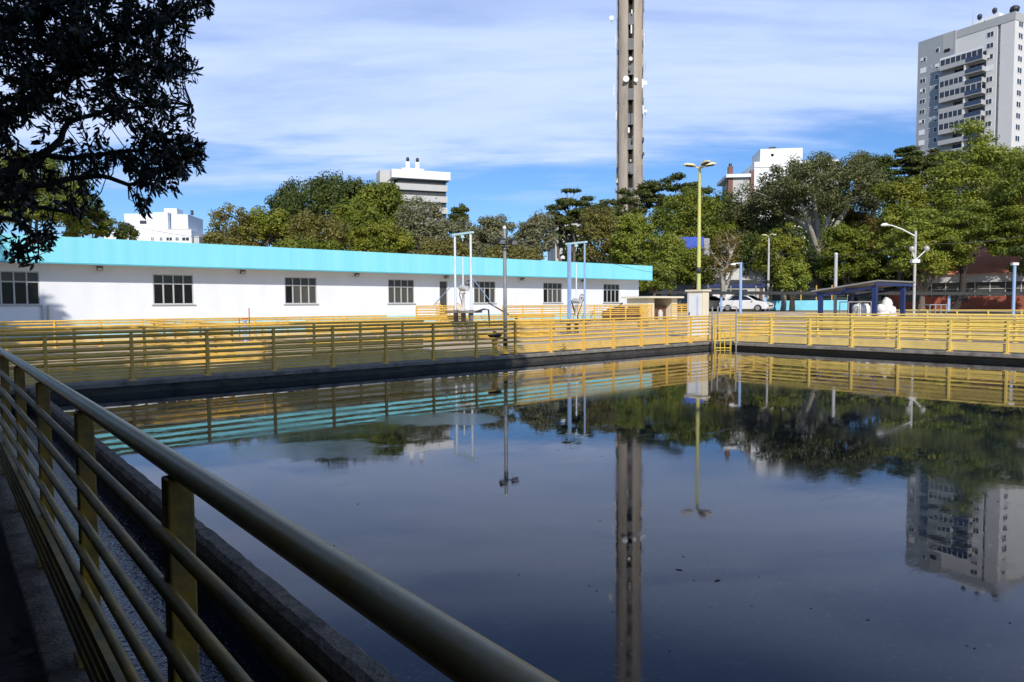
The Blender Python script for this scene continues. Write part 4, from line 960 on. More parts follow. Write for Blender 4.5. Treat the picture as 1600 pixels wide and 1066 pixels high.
D3 = 140; A = at(195, 476, D3); zg = ground_z(A.x, A.y); k3 = D3/F
t = thing('pale_rooftop_block', 'pale white block with blank upper boxes beyond the left trees', 'building', (A.x, A.y, zg), -TH+.10)
zq = lambda py: at(240, py, D3).z-zg
X3 = lambda px: (px-195)*k3*.98
b = MB(); b.span((X3(168), 0, 0), (X3(300), 14, zq(359))); b.build('main_block', M['bldg_white'], t)
for px0, px1, y0, yf in ((190, 239, 331, 2.6), (240, 262.5, 330, .8), (264, 290, 332, 2.0)):
    MB().span((X3(px0), yf, zq(359)+.002), (X3(px1), 11, zq(y0))).build('upper_box', M['bldg_shed'], t)
MB().span((X3(246), 4.5, zq(331)), (X3(266), 8, zq(320))).build('lift_housing', M['bldg_shed'], t)
for px0, px1 in ((238, 243), (251, 256), (261, 271), (275, 281), (285, 297)):
    o = MB().span((X3(px0), -.06, zq(376)), (X3(px1), -.01, zq(370))).build('window', M['apt_white'], t)
    n = 2
    for q in range(n): MB().span((X3(px0)+.12+q*(X3(px1)-X3(px0)-.1)/n, -.08, zq(375.4)), (X3(px0)+(q+1)*(X3(px1)-X3(px0)-.1)/n, -.065, zq(370.6))).build('pane', M['apt_glass'], o)
MB().span((X3(262), .1, zq(359)+.002), (X3(300), .2, zq(357))).build('roof_rail', M['bldg_pale'], t)
MB().span((X3(301), 1, 0), (X3(309), 8, zq(368))).build('side_wing', M['bldg_old'], t)
MB().span((X3(214), 2.5, zq(347)), (X3(224), 2.58, zq(342))).build('vent', M['dark'], t)
MB().lathe([(.3, 0), (.3, .9), (0, 1)], (X3(294), 3, zq(332)), 8).build('flue', M['dark'], t)

D4 = 108; A = at(868, 476, D4); zg = ground_z(A.x, A.y)
t = thing('old_tower_house', 'blotchy off white old building half hidden behind the pine', 'building', (A.x, A.y, zg), -TH+.1)
zq = lambda py: at(890, py, D4).z-zg
b = MB(); b.span((0, 0, 0), (5.2, 8, zq(346))); b.build('wall', M['bldg_old'], t)
b = MB(); b.span((-.4, -.4, zq(346)+.002), (5.6, 8.4, zq(340))); b.build('roof', M['roof_dark'], t)
for i in range(3):
    for j in range(5): MB().span((.5+i*1.6, -.05, zq(346)-1.9-j*2.2), (1.2+i*1.6, -.01, zq(346)-.7-j*2.2)).build('window', M['glass'], t)
b = MB(); b.span((2.5, 1, zq(340)), (4.6, 4, zq(326))); b.build('roof_turret', M['bldg_old'], t)

D5 = 73; A = at(1046, 476, D5); zg = ground_z(A.x, A.y)
t = thing('blue_hall', 'bright blue painted hall glimpsed between the central trees', 'building', (A.x, A.y, zg), -TH)
zq = lambda py: at(1000, py, D5).z-zg
b = MB(); b.span((0, 0, 0), (4.2, 4, zq(373))); b.build('wall', M['roof'], t)
b = MB()
b.span((1.1, -.08, zq(394)), (3.6, -.01, zq(371)))
b.build('blue_panels', M['bluetarp'], t)
D6 = 80; A = at(1090, 476, D6); zg = ground_z(A.x, A.y)
t = thing('grey_blue_house', 'grey house with navy band behind the carport', 'building', (A.x, A.y, zg), -TH)
zq = lambda py: at(1140, py, D6).z-zg
b = MB(); b.span((0, 0, 0), (7.8, 5, zq(420))); b.build('wall', M['bldg_old'], t)
MB().span((-.1, -.12, zq(450)), (7.8, -.01, zq(440))).build('navy_band', M['navy'], t)

# ------------------------------------------------------------------ trees
def leaf_mesh(name, C, nrm, size, material, parent, aspect=.55, rng=RNG, bend=0.):
    n = len(C)
    r = rng.normal(size=(n, 3)); nrm = nrm/np.linalg.norm(nrm, axis=1, keepdims=True)
    a = r - nrm*np.sum(r*nrm, axis=1, keepdims=True); a /= np.linalg.norm(a, axis=1, keepdims=True); b = np.cross(nrm, a)
    s = size[:, None]*.5
    v = np.empty((n, 4, 3)); v[:, 0] = C - a*s; v[:, 1] = C + b*s*aspect - a*s*.15; v[:, 2] = C + a*s; v[:, 3] = C - b*s*aspect - a*s*.15
    me = bpy.data.meshes.new(name); me.vertices.add(4*n); me.vertices.foreach_set('co', v.reshape(-1))
    me.loops.add(4*n); me.loops.foreach_set('vertex_index', np.arange(4*n, dtype=np.int32))
    me.polygons.add(n); me.polygons.foreach_set('loop_start', np.arange(0, 4*n, 4, dtype=np.int32)); me.polygons.foreach_set('loop_total', np.full(n, 4, dtype=np.int32))
    me.update(calc_edges=True); me.materials.append(material)
    o = bpy.data.objects.new(name, me); COL.objects.link(o); o.parent = parent
    return o
def branch(b, p0, p1, r0, r1, rng, sag=.12, n=5, seg=6):
    p0, p1 = Vector(p0), Vector(p1); L = (p1-p0).length
    j = Vector(rng.normal(size=3)*L*.07); pts = []
    for i in range(n+1):
        q = i/n; p = p0.lerp(p1, q) + (j + Vector((0, 0, L*sag)))*math.sin(q*math.pi)*(1-.3*q); pts.append(p)
    b.tube(pts, [r0+(r1-r0)*i/n for i in range(n+1)], seg, False); return pts
TREES = []
def tree(name, label, px, ytop, ybot, hw, D, leaf, kind='broad', clumps=60, leaves=9000, size=.30, bark='bark', seed=1, base_px=None, trunk_r=.28, flat=.7, cl=.26, shape=1.0, group='trees behind the tanks', cat='tree', gap=.0, limbs=14, depthf=.8, limb_r=1.0):
    rng = np.random.default_rng(seed*77+5); leaves = int(leaves*(1.9 if kind != 'sparse' else 1.6)); clumps = int(clumps*1.35)
    base = gp(base_px if base_px else px, D)
    top = at(px, ytop, D).z; bot = at(px, ybot, D).z
    rx = hw*D/F; rz = (top-bot)/2; cz = (top+bot)/2
    cc = at(px, 476, D); ctr_ = np.array([cc.x-base.x, cc.y-base.y, cz-base.z])
    t = thing(name, label, cat, base, 0, group)
    # clump centres in a lumpy ellipsoid
    C = []
    while len(C) < clumps:
        p = rng.normal(size=3); p /= np.linalg.norm(p); rad = rng.uniform(.35, 1)**.55
        if p[2] < -.55: continue
        if kind == 'layered': p[2] = np.round(p[2]*3)/3 + rng.normal()*.04
        if kind == 'tiered': p[2] = np.round(p[2]*4)/4 + rng.normal()*.09
        wid = 1.0 if p[2] < .3 or shape == 1 else 1-(p[2]-.3)*(1-shape)
        q = p*rad*(1-cl*.75)*np.array([wid, wid, 1]); C.append(q)
    C = np.array(C); S = rng.uniform(.65, 1.25, size=len(C))*cl
    u = C[:, 0:1]*np.array(RIGHT)[None]*rx + C[:, 1:2]*np.array(FWD)[None]*rx*depthf
    W = u + C[:, 2:3]*np.array([0, 0, rz]) + ctr_
    cr = S*math.sqrt(rx*max(rz, .3*rx))
    wts = cr**2; idx = rng.choice(len(C), size=leaves, p=wts/wts.sum())
    d = rng.normal(size=(leaves, 3)); d /= np.linalg.norm(d, axis=1, keepdims=True)
    rad = rng.uniform(0, 1, size=(leaves, 1))**.42*1.08
    zf = {'broad': flat, 'layered': .30, 'sparse': .8, 'umbrella': .38, 'tiered': .46}[kind]
    P = W[idx] + d*rad*cr[idx][:, None]*np.array([1, 1, zf])
    # stray outer sprigs
    k = rng.uniform(size=leaves) < .10; P[k] += d[k]*cr[idx][k][:, None]*rng.uniform(.1, .45, size=(k.sum(), 1))*np.array([1, 1, zf])
    nrm = d*.75 + np.array([0, 0, .45]) + rng.normal(size=(leaves, 3))*.45
    sz = size*rng.uniform(.6, 1.35, size=leaves)
    leaf_mesh('crown', P, nrm, sz, LM[leaf], t, .5, rng)
    b = MB(); fork = Vector(ctr_)*1.0; fork.z = max(1.0, (bot-base.z)*.8 + rz*.25); fork = Vector((ctr_[0]*.7, ctr_[1]*.7, fork.z))
    branch(b, (0, 0, -.3), fork, trunk_r, trunk_r*.7, rng, .0, 7, 9)
    K = min(7, max(3, limbs//4)); mains = []
    for i in rng.permutation(len(W))[:K]:
        tgt = fork.lerp(Vector(W[i]), .62) + Vector((0, 0, .05*rz))
        pts = branch(b, fork-Vector((0, 0, trunk_r*rng.uniform(0, 2.5))), tgt, trunk_r*.55*limb_r, trunk_r*.26*limb_r, rng, .06, 5, 7); mains += pts[2:]
    for i in rng.permutation(len(W))[:limbs]:
        tgt = Vector(W[i]); src = min(mains, key=lambda p: (p-tgt).length + max(0, p.z-tgt.z))
        branch(b, src, tgt, trunk_r*.20*limb_r, trunk_r*.06*limb_r, rng, .06, 4, 5)
        for _ in range(2):
            e = tgt + Vector(rng.normal(size=3)*cr[i]*.7); branch(b, src.lerp(tgt, .6), e, trunk_r*.09*limb_r, trunk_r*.03, rng, .05, 3, 4)
    b.build('trunk', M[bark], t)
    return t

GL, GC, GR = 'trees beyond the white building', 'trees below the concrete tower', 'trees on the right slope'
T = tree
# left group
T('leafy_tree', 'wispy half bare tree at the left end of the left group', 368, 305, 420, 46, 62, 'olive', 'sparse', 40, 2600, .28, seed=1, group=GL, cl=.22, limbs=20)
T('leafy_tree', 'low thin olive tree peeking over the turquoise fascia', 345, 345, 420, 26, 58, 'olive', 'sparse', 22, 1700, .26, seed=2, group=GL, limbs=14)
T('leafy_tree', 'broad dark round topped tree left of the white block', 530, 262, 420, 88, 80, 'dark', 'broad', 80, 13000, .36, seed=3, group=GL, cl=.22)
T('leafy_tree', 'dark tree forming the left shoulder of the big dark crown', 462, 270, 410, 40, 84, 'pine', 'broad', 36, 6000, .34, seed=4, group=GL)
T('leafy_tree', 'glossy green crown under the white block', 598, 272, 400, 52, 76, 'green', 'broad', 46, 7500, .34, seed=5, group=GL)
T('leafy_tree', 'yellow green rounded tree over the fascia at left', 420, 318, 425, 60, 64, 'yellowgreen', 'broad', 60, 8500, .27, seed=6, group=GL, cl=.2)
T('leafy_tree', 'olive brown thin crowned tree in front of the dark crown', 500, 322, 425, 55, 60, 'olive', 'sparse', 60, 7000, .24, seed=7, group=GL, cl=.19, limbs=22, bark='bark_pale')
T('leafy_tree', 'yellow tinged bushy tree below the glossy crown', 592, 340, 428, 58, 60, 'yellowgreen', 'broad', 60, 8500, .24, seed=8, group=GL, cl=.19)
T('leafy_tree', 'mid green tree between olive and yellow tinged crowns', 560, 305, 420, 50, 66, 'green', 'broad', 50, 7000, .28, seed=9, group=GL)
T('leafy_tree', 'silvery olive tree standing before the white block', 655, 300, 425, 48, 70, 'grey', 'sparse', 60, 7500, .27, seed=10, group=GL, cl=.2, limbs=22, bark='bark_pale')
T('leafy_tree', 'silvery tree right of the white block, behind the hoist', 712, 335, 425, 52, 64, 'grey', 'sparse', 60, 7500, .25, seed=11, group=GL, cl=.2, limbs=22, bark='bark_pale')
T('leafy_tree', 'small dark cone of foliage against blue sky right of white block', 720, 311, 380, 17, 100, 'pine', 'broad', 22, 2600, .40, seed=12, group=GL, shape=.5)
T('leafy_tree', 'pale grey green tree just left of the grey pole', 772, 330, 425, 44, 66, 'grey', 'sparse', 55, 6500, .26, seed=13, group=GL, cl=.2, limbs=20, bark='bark_pale')
T('leafy_tree', 'pale grey green airy tree just right of the grey pole', 838, 322, 430, 40, 66, 'grey', 'sparse', 50, 5600, .26, seed=14, group=GL, cl=.21, limbs=20, bark='bark_pale')
T('leafy_tree', 'olive shrub row tree low behind the fascia centre', 690, 372, 430, 60, 58, 'olive', 'broad', 40, 5000, .25, seed=15, group=GL)
T('leafy_tree', 'low green tree low behind the fascia at the grey pole', 800, 378, 432, 60, 58, 'olive', 'broad', 40, 5000, .25, seed=16, group=GL)
T('leafy_tree', 'low mixed green tree behind the fascia under the dark crown', 480, 370, 425, 70, 57, 'green', 'broad', 40, 5000, .25, seed=17, group=GL)
# central group
T('pine_tree', 'tiered dark pine with flat pads left of the tower', 897, 283, 385, 44, 92, 'pine', 'layered', 26, 5200, .36, bark='bark', seed=20, group=GC, cl=.27, limbs=20)
T('pine_tree', 'lower left pads of pine reaching over the old building', 872, 325, 390, 26, 90, 'pine', 'layered', 14, 2200, .34, seed=21, group=GC, cl=.32, limbs=12)
T('pine_tree', 'wide umbrella crowned pine right of the concrete tower', 1052, 268, 345, 68, 104, 'pine', 'umbrella', 46, 8200, .40, seed=22, group=GC, cl=.22, limbs=24)
T('pine_tree', 'dark rounded pine crown under the concrete tower', 965, 288, 400, 56, 96, 'pine', 'umbrella', 44, 7500, .36, seed=23, group=GC, cl=.22)
T('leafy_tree', 'grey green thin tree behind the blue hoist frame', 936, 312, 440, 42, 74, 'olive', 'sparse', 60, 8000, .26, seed=24, group=GC, cl=.2, limbs=20)
T('leafy_tree', 'fresh green round tree right of the blue hoist frame', 990, 322, 450, 36, 70, 'bright', 'broad', 50, 7500, .27, seed=25, group=GC, cl=.21)
T('leafy_tree', 'dark dense tree behind the yellow green mast', 1078, 290, 440, 74, 84, 'green', 'broad', 80, 13500, .32, seed=26, group=GC, cl=.2)
T('leafy_tree', 'ivy covered bright column of leaves left of the mast', 1046, 350, 468, 27, 68, 'bright', 'broad', 44, 6200, .25, seed=27, group=GC, cl=.26)
T('leafy_tree', 'low dark shrubs tree beside the building corner', 1022, 402, 472, 34, 62, 'green', 'broad', 36, 4800, .24, seed=28, group=GC, cl=.28)
T('leafy_tree', 'tall dark green tree filling between mast and penthouse block', 1135, 290, 440, 48, 88, 'dark', 'broad', 50, 8000, .33, seed=29, group=GC, cl=.22)
T('leafy_tree', 'mid green tree low behind the mast foot', 1082, 382, 465, 42, 70, 'green', 'broad', 44, 6200, .28, seed=30, group=GC, cl=.24)
T('bare_tree', 'half dead pale trunked tree with brown twigs right of the mast', 1130, 340, 470, 30, 66, 'russet', 'sparse', 34, 1300, .22, bark='bark_pale', seed=31, group=GC, cl=.24, limbs=34, trunk_r=.34, limb_r=1.2)
# right group
T('leafy_tree', 'grey leaved tree in front of the penthouse block', 1175, 276, 460, 56, 84, 'sage', 'sparse', 80, 12000, .30, seed=40, group=GR, cl=.2, limbs=26, bark='bark_pale')
T('leafy_tree', 'large spreading tree with thick pale forked trunk', 1283, 232, 372, 110, 78, 'sage', 'sparse', 130, 22000, .29, bark='bark_pale', seed=41, base_px=1268, group=GR, cl=.15, limbs=46, trunk_r=.85, limb_r=.75)
T('leafy_tree', 'round dark green crown behind the spreading tree', 1360, 226, 330, 32, 98, 'dark', 'broad', 36, 5600, .38, seed=42, group=GR)
T('pine_tree', 'dark tiered pine left of the apartment tower', 1408, 217, 320, 30, 104, 'pine', 'layered', 24, 4400, .40, seed=43, group=GR, cl=.27, limbs=16)
T('pine_tree', 'dark umbrella pine at the foot of the apartment tower', 1450, 222, 330, 44, 104, 'pine', 'umbrella', 36, 6000, .40, seed=44, group=GR, cl=.24)
T('leafy_tree', 'golden green tree right of the spreading tree', 1405, 262, 440, 52, 70, 'yellowgreen', 'broad', 70, 9500, .28, seed=45, group=GR, cl=.19)
T('leafy_tree', 'tall feathery light green tree before the apartment tower', 1518, 188, 420, 86, 72, 'bright', 'tiered', 100, 15000, .30, seed=46, group=GR, cl=.19, limbs=24)
T('leafy_tree', 'big dense green tree at the right edge', 1606, 232, 440, 80, 60, 'green', 'tiered', 90, 13000, .26, seed=47, group=GR, cl=.19, limbs=20)
T('leafy_tree', 'broad light green tree above the street lamp', 1440, 320, 462, 70, 62, 'bright', 'tiered', 90, 12000, .25, seed=48, group=GR, cl=.18, limbs=22)
T('leafy_tree', 'low green tree overhanging the salmon roof', 1512, 318, 425, 88, 61.5, 'green', 'tiered', 80, 10500, .24, seed=49, base_px=1482, group=GR, cl=.18, limbs=18, trunk_r=.34, limb_r=.7, bark='bark_dark')
T('leafy_tree', 'yellow topped tree beside the slim pale mast', 1222, 340, 470, 42, 66, 'yellowgreen', 'broad', 54, 6800, .25, seed=50, group=GR, cl=.2, limbs=20, bark='bark_pale')
T('leafy_tree', 'deep green tree around the pale trunk', 1325, 335, 470, 52, 72, 'green', 'broad', 64, 8500, .28, seed=51, group=GR, cl=.2)
T('leafy_tree', 'dark green tree filling behind the slim pale mast', 1190, 345, 465, 44, 80, 'dark', 'broad', 50, 7000, .30, seed=52, group=GR, cl=.22)
T('leafy_tree', 'russet tinged tree behind the street lamp arm', 1338, 318, 430, 38, 82, 'russet', 'broad', 44, 6000, .32, seed=53, group=GR, cl=.22)
T('leafy_tree', 'shaded green tree behind the white concrete post', 1270, 392, 474, 60, 78, 'dark', 'broad', 54, 7000, .30, seed=54, group=GR, cl=.22)
T('leafy_tree', 'leafy young tree on the bank left of the pale trunk', 1238, 405, 472, 30, 62, 'bright', 'broad', 36, 4200, .23, seed=55, group=GR, cl=.26, bark='bark_pale', limbs=20)
T('leafy_tree', 'shaded green tree behind the blue shelter', 1385, 395, 474, 54, 74, 'dark', 'broad', 54, 7000, .28, seed=56, group=GR, cl=.22)
T('leafy_tree', 'right edge low branch tree shading the brick building', 1640, 345, 455, 60, 55, 'dark', 'tiered', 54, 7500, .24, seed=57, group=GR, cl=.22, bark='bark_dark')
# far left group behind the dark branch
T('leafy_tree', 'sunlit green tree behind the dark overhanging branches', 60, 225, 400, 90, 58, 'green', 'broad', 70, 9500, .28, seed=60, group=GL, cl=.2)
T('leafy_tree', 'feathery dark tree left of the pale rooftop block', 140, 298, 405, 42, 62, 'green', 'tiered', 44, 4200, .26, seed=61, group=GL, cl=.22, limbs=18)
T('leafy_tree', 'small thin tree in front of the pale rooftop block', 203, 338, 400, 20, 64, 'dark', 'sparse', 18, 1200, .26, seed=62, group=GL, cl=.28, limbs=12)
# dark mass of far woodland that closes gaps near the ground
rng = np.random.default_rng(9); n = 60000
pxs = rng.uniform(880, 1750, n); Ds = rng.uniform(92, 124, n); 
P = np.array([[*(lambda p: (p.x, p.y, ground_z(p.x, p.y)))(at(a, 476, d))] for a, d in zip(pxs, Ds)])
hmax = 7.5 + 4.5*np.clip((pxs-1080)/120, 0, 1) + 1.5*np.sin(pxs*.031) + 1.2*np.sin(pxs*.077+1); P[:, 2] += rng.uniform(0, 1, n)**.8*hmax
o = leaf_mesh('woodland', P, rng.normal(size=(n, 3))+np.array([0, 0, .5]), rng.uniform(.4, .8, n), LM['dark'], None, .6, rng)
tag(o, 'dark continuous undergrowth of the wood behind the right trees', 'woodland', None, 'stuff')

# ------------------------------------------------------------------ dark tree at the left, and the trees and added bushes that shade the near bank
def lance_leaves(P, dirs, size, rng):
    n = len(P); dirs = dirs/np.linalg.norm(dirs, axis=1, keepdims=True)
    r = rng.normal(size=(n, 3)); b = np.cross(dirs, r); b /= np.linalg.norm(b, axis=1, keepdims=True); c = np.cross(dirs, b)
    s = size[:, None]; w_ = s*.15
    v = np.empty((n, 6, 3)); v[:, 0] = P; v[:, 1] = P+dirs*s*.35+b*w_+c*w_*.25; v[:, 2] = P+dirs*s*.7+b*w_*.8+c*w_*.2; v[:, 3] = P+dirs*s - c*s*.05; v[:, 4] = P+dirs*s*.7-b*w_*.8+c*w_*.2; v[:, 5] = P+dirs*s*.35-b*w_+c*w_*.25
    return v
def poly_mesh(name, v, material, parent):
    n, k, _ = v.shape; me = bpy.data.meshes.new(name); me.vertices.add(n*k); me.vertices.foreach_set('co', v.reshape(-1))
    me.loops.add(n*k); me.loops.foreach_set('vertex_index', np.arange(n*k, dtype=np.int32)); me.polygons.add(n)
    me.polygons.foreach_set('loop_start', np.arange(0, n*k, k, dtype=np.int32)); me.polygons.foreach_set('loop_total', np.full(n, k, dtype=np.int32))
    me.update(calc_edges=True); me.materials.append(material); o = bpy.data.objects.new(name, me); COL.objects.link(o); o.parent = parent; return o
base = Vector((-4.2, 8.6, -.05))
t = thing('overhanging_tree', 'dark silhouetted broadleaf tree overhanging from the upper left', 'tree', base)
rng = np.random.default_rng(42)
b = MB(); fork = Vector((-3.6, 8.8, 2.6))-base
branch(b, (0, 0, -.2), fork, .30, .24, rng, 0, 6, 10)
hubs = {}
def limb(pix, r0, r1, start=None):
    pts = [start if start is not None else fork]
    for px, py, D in pix: pts.append(at(px, py, D)-base)
    full = []
    for i in range(len(pts)-1):
        for k in range(4): full.append(pts[i].lerp(pts[i+1], k/4) + Vector(rng.normal(size=3)*.025))
    full.append(pts[-1]); n_ = len(full)
    b.tube(full, [r0+(r1-r0)*i/(n_-1) for i in range(n_)], 7, False); return full
L1 = limb([(-260, 230, 7.6), (0, 185, 8.0), (40, 165, 8.0), (120, 80, 8.2), (230, 45, 8.3), (310, 10, 8.3)], .10, .010)
L2 = limb([(-260, 260, 7.8), (0, 186, 8.4), (55, 158, 8.6), (140, 110, 8.8), (220, 105, 8.8), (290, 110, 8.8)], .08, .010)
L3 = limb([(-200, 330, 7.6), (20, 265, 8.0), (70, 240, 8.2), (110, 190, 8.4), (180, 170, 8.4), (300, 165, 8.3)], .08, .008)
L4 = limb([(-200, 340, 8.2), (60, 246, 8.8), (110, 246, 8.8), (200, 235, 8.6), (300, 235, 8.5)], .07, .008)
L5 = limb([(-180, 400, 7.2), (20, 300, 7.6), (130, 275, 8.0), (215, 285, 8.1), (250, 265, 8.1), (310, 255, 8.2)], .055, .006)
L6 = limb([(-300, 120, 7.2), (-60, 60, 7.6), (60, 20, 7.8), (180, -30, 7.9), (330, -40, 8.0)], .12, .012)
L7 = limb([(-220, 430, 7.0), (-40, 340, 7.4), (40, 350, 7.6), (60, 400, 7.6)], .06, .006)
L8 = limb([(-160, 330, 8.8), (40, 320, 9.4), (100, 330, 9.6), (150, 345, 9.6)], .07, .008)
twigs = []
def sprays(blobs):
    for px, py, rpx, D, cnt in blobs:
        for _ in range(int(cnt*1.5)):
            a = rng.uniform(0, 2*math.pi); q = rpx*math.sqrt(rng.uniform(0, 1))
            p = at(px+q*math.cos(a), py+q*math.sin(a)*.8, D+rng.normal()*.5); twigs.append(np.array(p-base))
sprays([(60, 60, 95, 8.0, 75), (160, 60, 85, 8.2, 60), (245, 40, 55, 8.3, 30), (300, 15, 30, 8.3, 12), (215, 105, 60, 8.6, 34), (285, 105, 28, 8.7, 14), (100, 130, 75, 8.4, 46), (30, 140, 60, 8.0, 22),
        (190, 160, 55, 8.4, 26), (260, 200, 45, 8.3, 20), (300, 225, 24, 8.3, 10), (220, 240, 50, 8.4, 24), (290, 255, 30, 8.2, 13), (250, 285, 32, 8.1, 13), (140, 235, 45, 8.5, 16), (20, 225, 55, 8.0, 18),
        (40, 290, 55, 8.0, 17), (120, 300, 45, 8.6, 9), (10, 335, 40, 8.2, 9), (95, 345, 45, 9.2, 6), (228, 325, 13, 8.0, 4), (60, 385, 26, 7.6, 6), (18, 392, 26, 7.5, 5), (78, 365, 10, 7.6, 2),
        (40, 5, 110, 7.8, 60), (180, -10, 90, 8.0, 40), (-60, 60, 90, 7.8, 40), (-80, 200, 90, 7.8, 40), (-70, 320, 70, 7.8, 14)])
allp = np.array([np.array(p) for L_ in (L1, L2, L3, L4, L5, L6, L7, L8) for p in L_[5:]])
PP, DD, SS = [], [], []
for w_ in twigs:
    dd = np.linalg.norm(allp-w_, axis=1); j = np.argmin(dd); src = allp[j]
    if dd[j] < 1.6:
        mid = (src+w_)/2 + np.array([0, 0, -.05]) + rng.normal(size=3)*.05
        b.tube([src, mid, w_], [.010, .007, .004], 4, False)
    ax = w_-src + rng.normal(size=3)*.12 + np.array([0, 0, -.08]); ax /= np.linalg.norm(ax)+1e-6
    n_ = rng.integers(13, 22)
    for k in range(n_):
        f = k/n_; pos = w_ - ax*(.22*(1-f)) + rng.normal(size=3)*.012
        o_ = rng.normal(size=3); o_ -= ax*o_.dot(ax); o_ /= np.linalg.norm(o_)
        PP.append(pos); DD.append(ax*(.35+.9*f)+o_*.8+np.array([0, 0, -.28])); SS.append(rng.uniform(.07, .125))
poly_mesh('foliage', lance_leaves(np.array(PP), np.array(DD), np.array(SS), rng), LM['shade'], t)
# the rest of its crown, above and left of the view
def dark_crown(P0, rad, n, seed, parent, size=.16, cl=42, zf=.75):
    rg_ = np.random.default_rng(seed); q = rg_.normal(size=(cl, 3)); q /= np.linalg.norm(q, axis=1, keepdims=True); q *= rg_.uniform(.3, 1, (cl, 1))**.5
    W = np.array(P0)+q*np.array(rad)*.8; cr = rg_.uniform(.25, .4, cl)*min(rad)
    i = rg_.integers(0, cl, n); d = rg_.normal(size=(n, 3)); d /= np.linalg.norm(d, axis=1, keepdims=True)
    P = W[i]+d*cr[i][:, None]*rg_.uniform(0, 1, (n, 1))**.4*np.array([1, 1, zf])
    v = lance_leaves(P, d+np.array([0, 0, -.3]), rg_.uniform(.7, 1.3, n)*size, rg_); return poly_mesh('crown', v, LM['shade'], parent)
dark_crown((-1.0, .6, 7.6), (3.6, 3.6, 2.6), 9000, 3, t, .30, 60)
for k in range(7):
    e = Vector((-1.0, .6, 7.6)) + Vector(rng.normal(size=3)*1.6); branch(b, fork, e, .12, .02, rng, .1, 6, 6)
b.build('trunk', M['bark_dark'], t)
SH = [('wide crowned dark tree on the near bank behind the camera', -7.0, -7.0, 11.0, (5.2, 5.2, 3.6), 1),
      ('dark tree on the near bank left of the camera', -6.5, 2.0, 9.6, (4.6, 4.6, 3.2), 2),
      ('tall dark tree farther along the near bank', -12.5, 11.0, 11.5, (5.0, 5.0, 4.2), 3),
      ('leaning dark tree over the near rail behind the camera', -2.0, -4.5, 10.5, (5.4, 4.0, 3.2), 4),
      ('old dark tree at the back of the near bank', -13.0, -3.0, 12.5, (5.5, 5.5, 4.5), 5),
      ('slender dark tree leaning out above the near rail', .3, 4.6, 10.6, (4.4, 3.8, 2.8), 7),
      ('unseen low bush added beside the camera to block sky light', -4.5, 1.5, 2.4, (2.6, 4.5, 2.6), 8),  # this and the next two: added out of view to block sky light
      ('unseen low bush added behind the camera to block sky light', -3.5, -5.0, 2.6, (3.2, 3.2, 2.8), 9),
      ('unseen low bush added farther up the bank to block sky light', -5.0, 8.0, 2.4, (2.6, 3.6, 2.6), 10),
      ('unseen dense bush added by the path to darken the near rail', -2.3, 2.6, 1.9, (1.3, 3.2, 2.2), 11),  # close row of three, added out of view to darken the near rail
      ('unseen dense bush added behind the camera to darken the near rail', -2.4, -2.0, 2.0, (1.4, 2.6, 2.3), 12),
      ('unseen dense bush added farther along the path to darken the near rail', -2.2, 7.6, 2.0, (1.3, 2.8, 2.3), 13),
      ('unseen tall tree added to shade the left end of the white building', -8.3, 24.0, 9.6, (4.3, 4.3, 4.3), 6)]  # added out of view so its shadow falls on the wall's left end
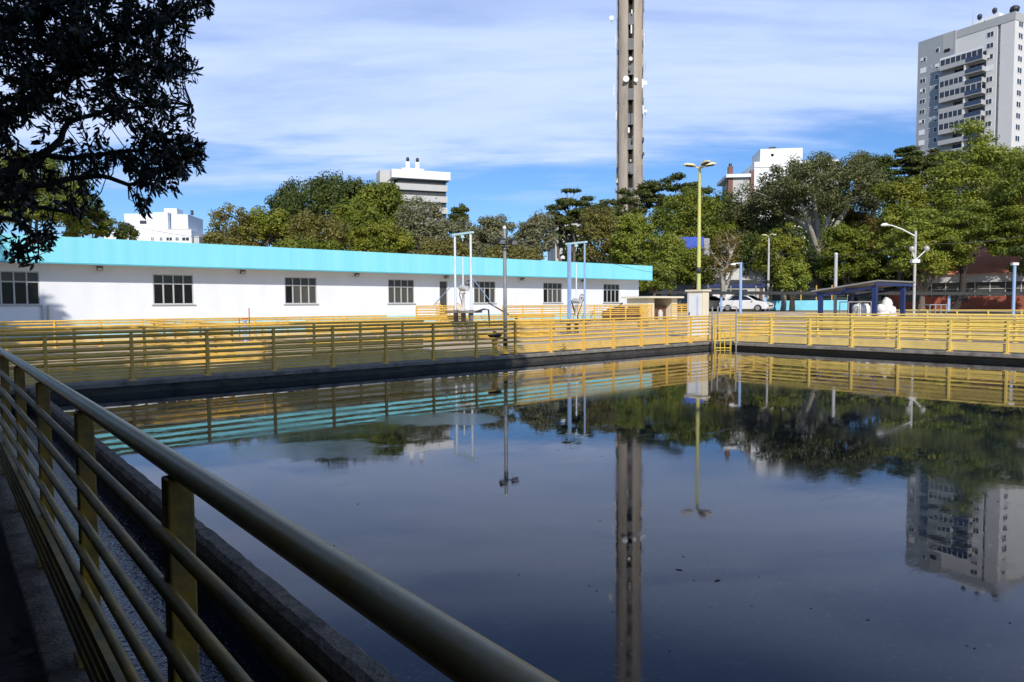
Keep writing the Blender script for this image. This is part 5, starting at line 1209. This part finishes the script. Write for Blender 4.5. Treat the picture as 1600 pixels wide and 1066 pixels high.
for lab, x, y, z, rad, sd_ in SH:
    bx = -2.6 if x > -1 else x; by = 1.2 if x > -1 else y
    t = thing('shade_tree', lab, 'tree', (bx, by, -.05), 0, 'shade trees on the near bank')
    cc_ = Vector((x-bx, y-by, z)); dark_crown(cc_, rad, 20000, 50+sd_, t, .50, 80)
    b = MB(); rg_ = np.random.default_rng(sd_); f_ = Vector((cc_.x*.7, cc_.y*.7, max(.5, z-rad[2]*1.1))); branch(b, (0, 0, -.2), f_, .3, .2, rg_, 0, 6, 9)
    for k in range(9): branch(b, f_, cc_+Vector(rg_.normal(size=3)*min(rad)*.45), .12, .02, rg_, .1, 5, 6)
    b.build('trunk', M['bark_dark'], t)

# ------------------------------------------------------------------ cables, weeds, litter
def cable(label, pts, r=.012, sag=.3):
    pts = [Vector(p) for p in pts]; full = []
    for i in range(len(pts)-1):
        for k in range(12):
            q = k/12; full.append(pts[i].lerp(pts[i+1], q) - Vector((0, 0, sag*4*q*(1-q))))
    full.append(pts[-1]); o = MB().tube([p-pts[0] for p in full], r, 5, False).build('overhead_cable', M['dark']); o.location = pts[0]
    tag(o, label, 'cable', 'overhead cables')
cable('overhead cable above the right end of the turquoise fascia', [at(905, 395, 34), at(1060, 428, 60)], .012, .3)
cable('overhead cable from the blue post to the slim pale mast', [at(1157, 412, 50), at(1200, 386, 64)], .02, .4)
cable('overhead cable slung between the pale mast and street lamp', [at(1200, 392, 64), at(1428, 384, 42)], .015, .6)
cable('overhead cable running off the street lamp to the right', [at(1428, 380, 42), at(1640, 360, 40)], .014, .3)
cable('overhead cable crossing before the pale rooftop block', [at(100, 330, 60), at(340, 376, 62)], .018, .2)
t = thing('weed_tuft', 'small green weed growing from the left tank edge', 'plant', (15.6, 15.95, 0))
rg_ = np.random.default_rng(2); n = 40; P = rg_.normal(size=(n, 3))*np.array([.07, .04, .07])+np.array([0, 0, .10])
leaf_mesh('leaves', P, rg_.normal(size=(n, 3)), rg_.uniform(.05, .1, n), LM['green'], t, .5, rg_)
MB().tube([(0, 0, 0), (0, 0, .1), (.02, 0, .18)], .006, 4).build('stem', M['bark'], t)
rg_ = np.random.default_rng(6); n = 2600
P = np.stack([rg_.uniform(-5, .28, n), rg_.uniform(-4, 15, n), np.full(n, .0)], 1); P[:, 2] = [gz(x, y)+.012 for x, y in P[:, :2]]
tag(leaf_mesh('leaf_litter', P, rg_.normal(size=(n, 3))*.35+np.array([0, 0, 1]), rg_.uniform(.05, .11, n), M['debris'], None, .5, rg_), 'dead brown leaves strewn over the near bank', 'leaf litter', None, 'stuff')
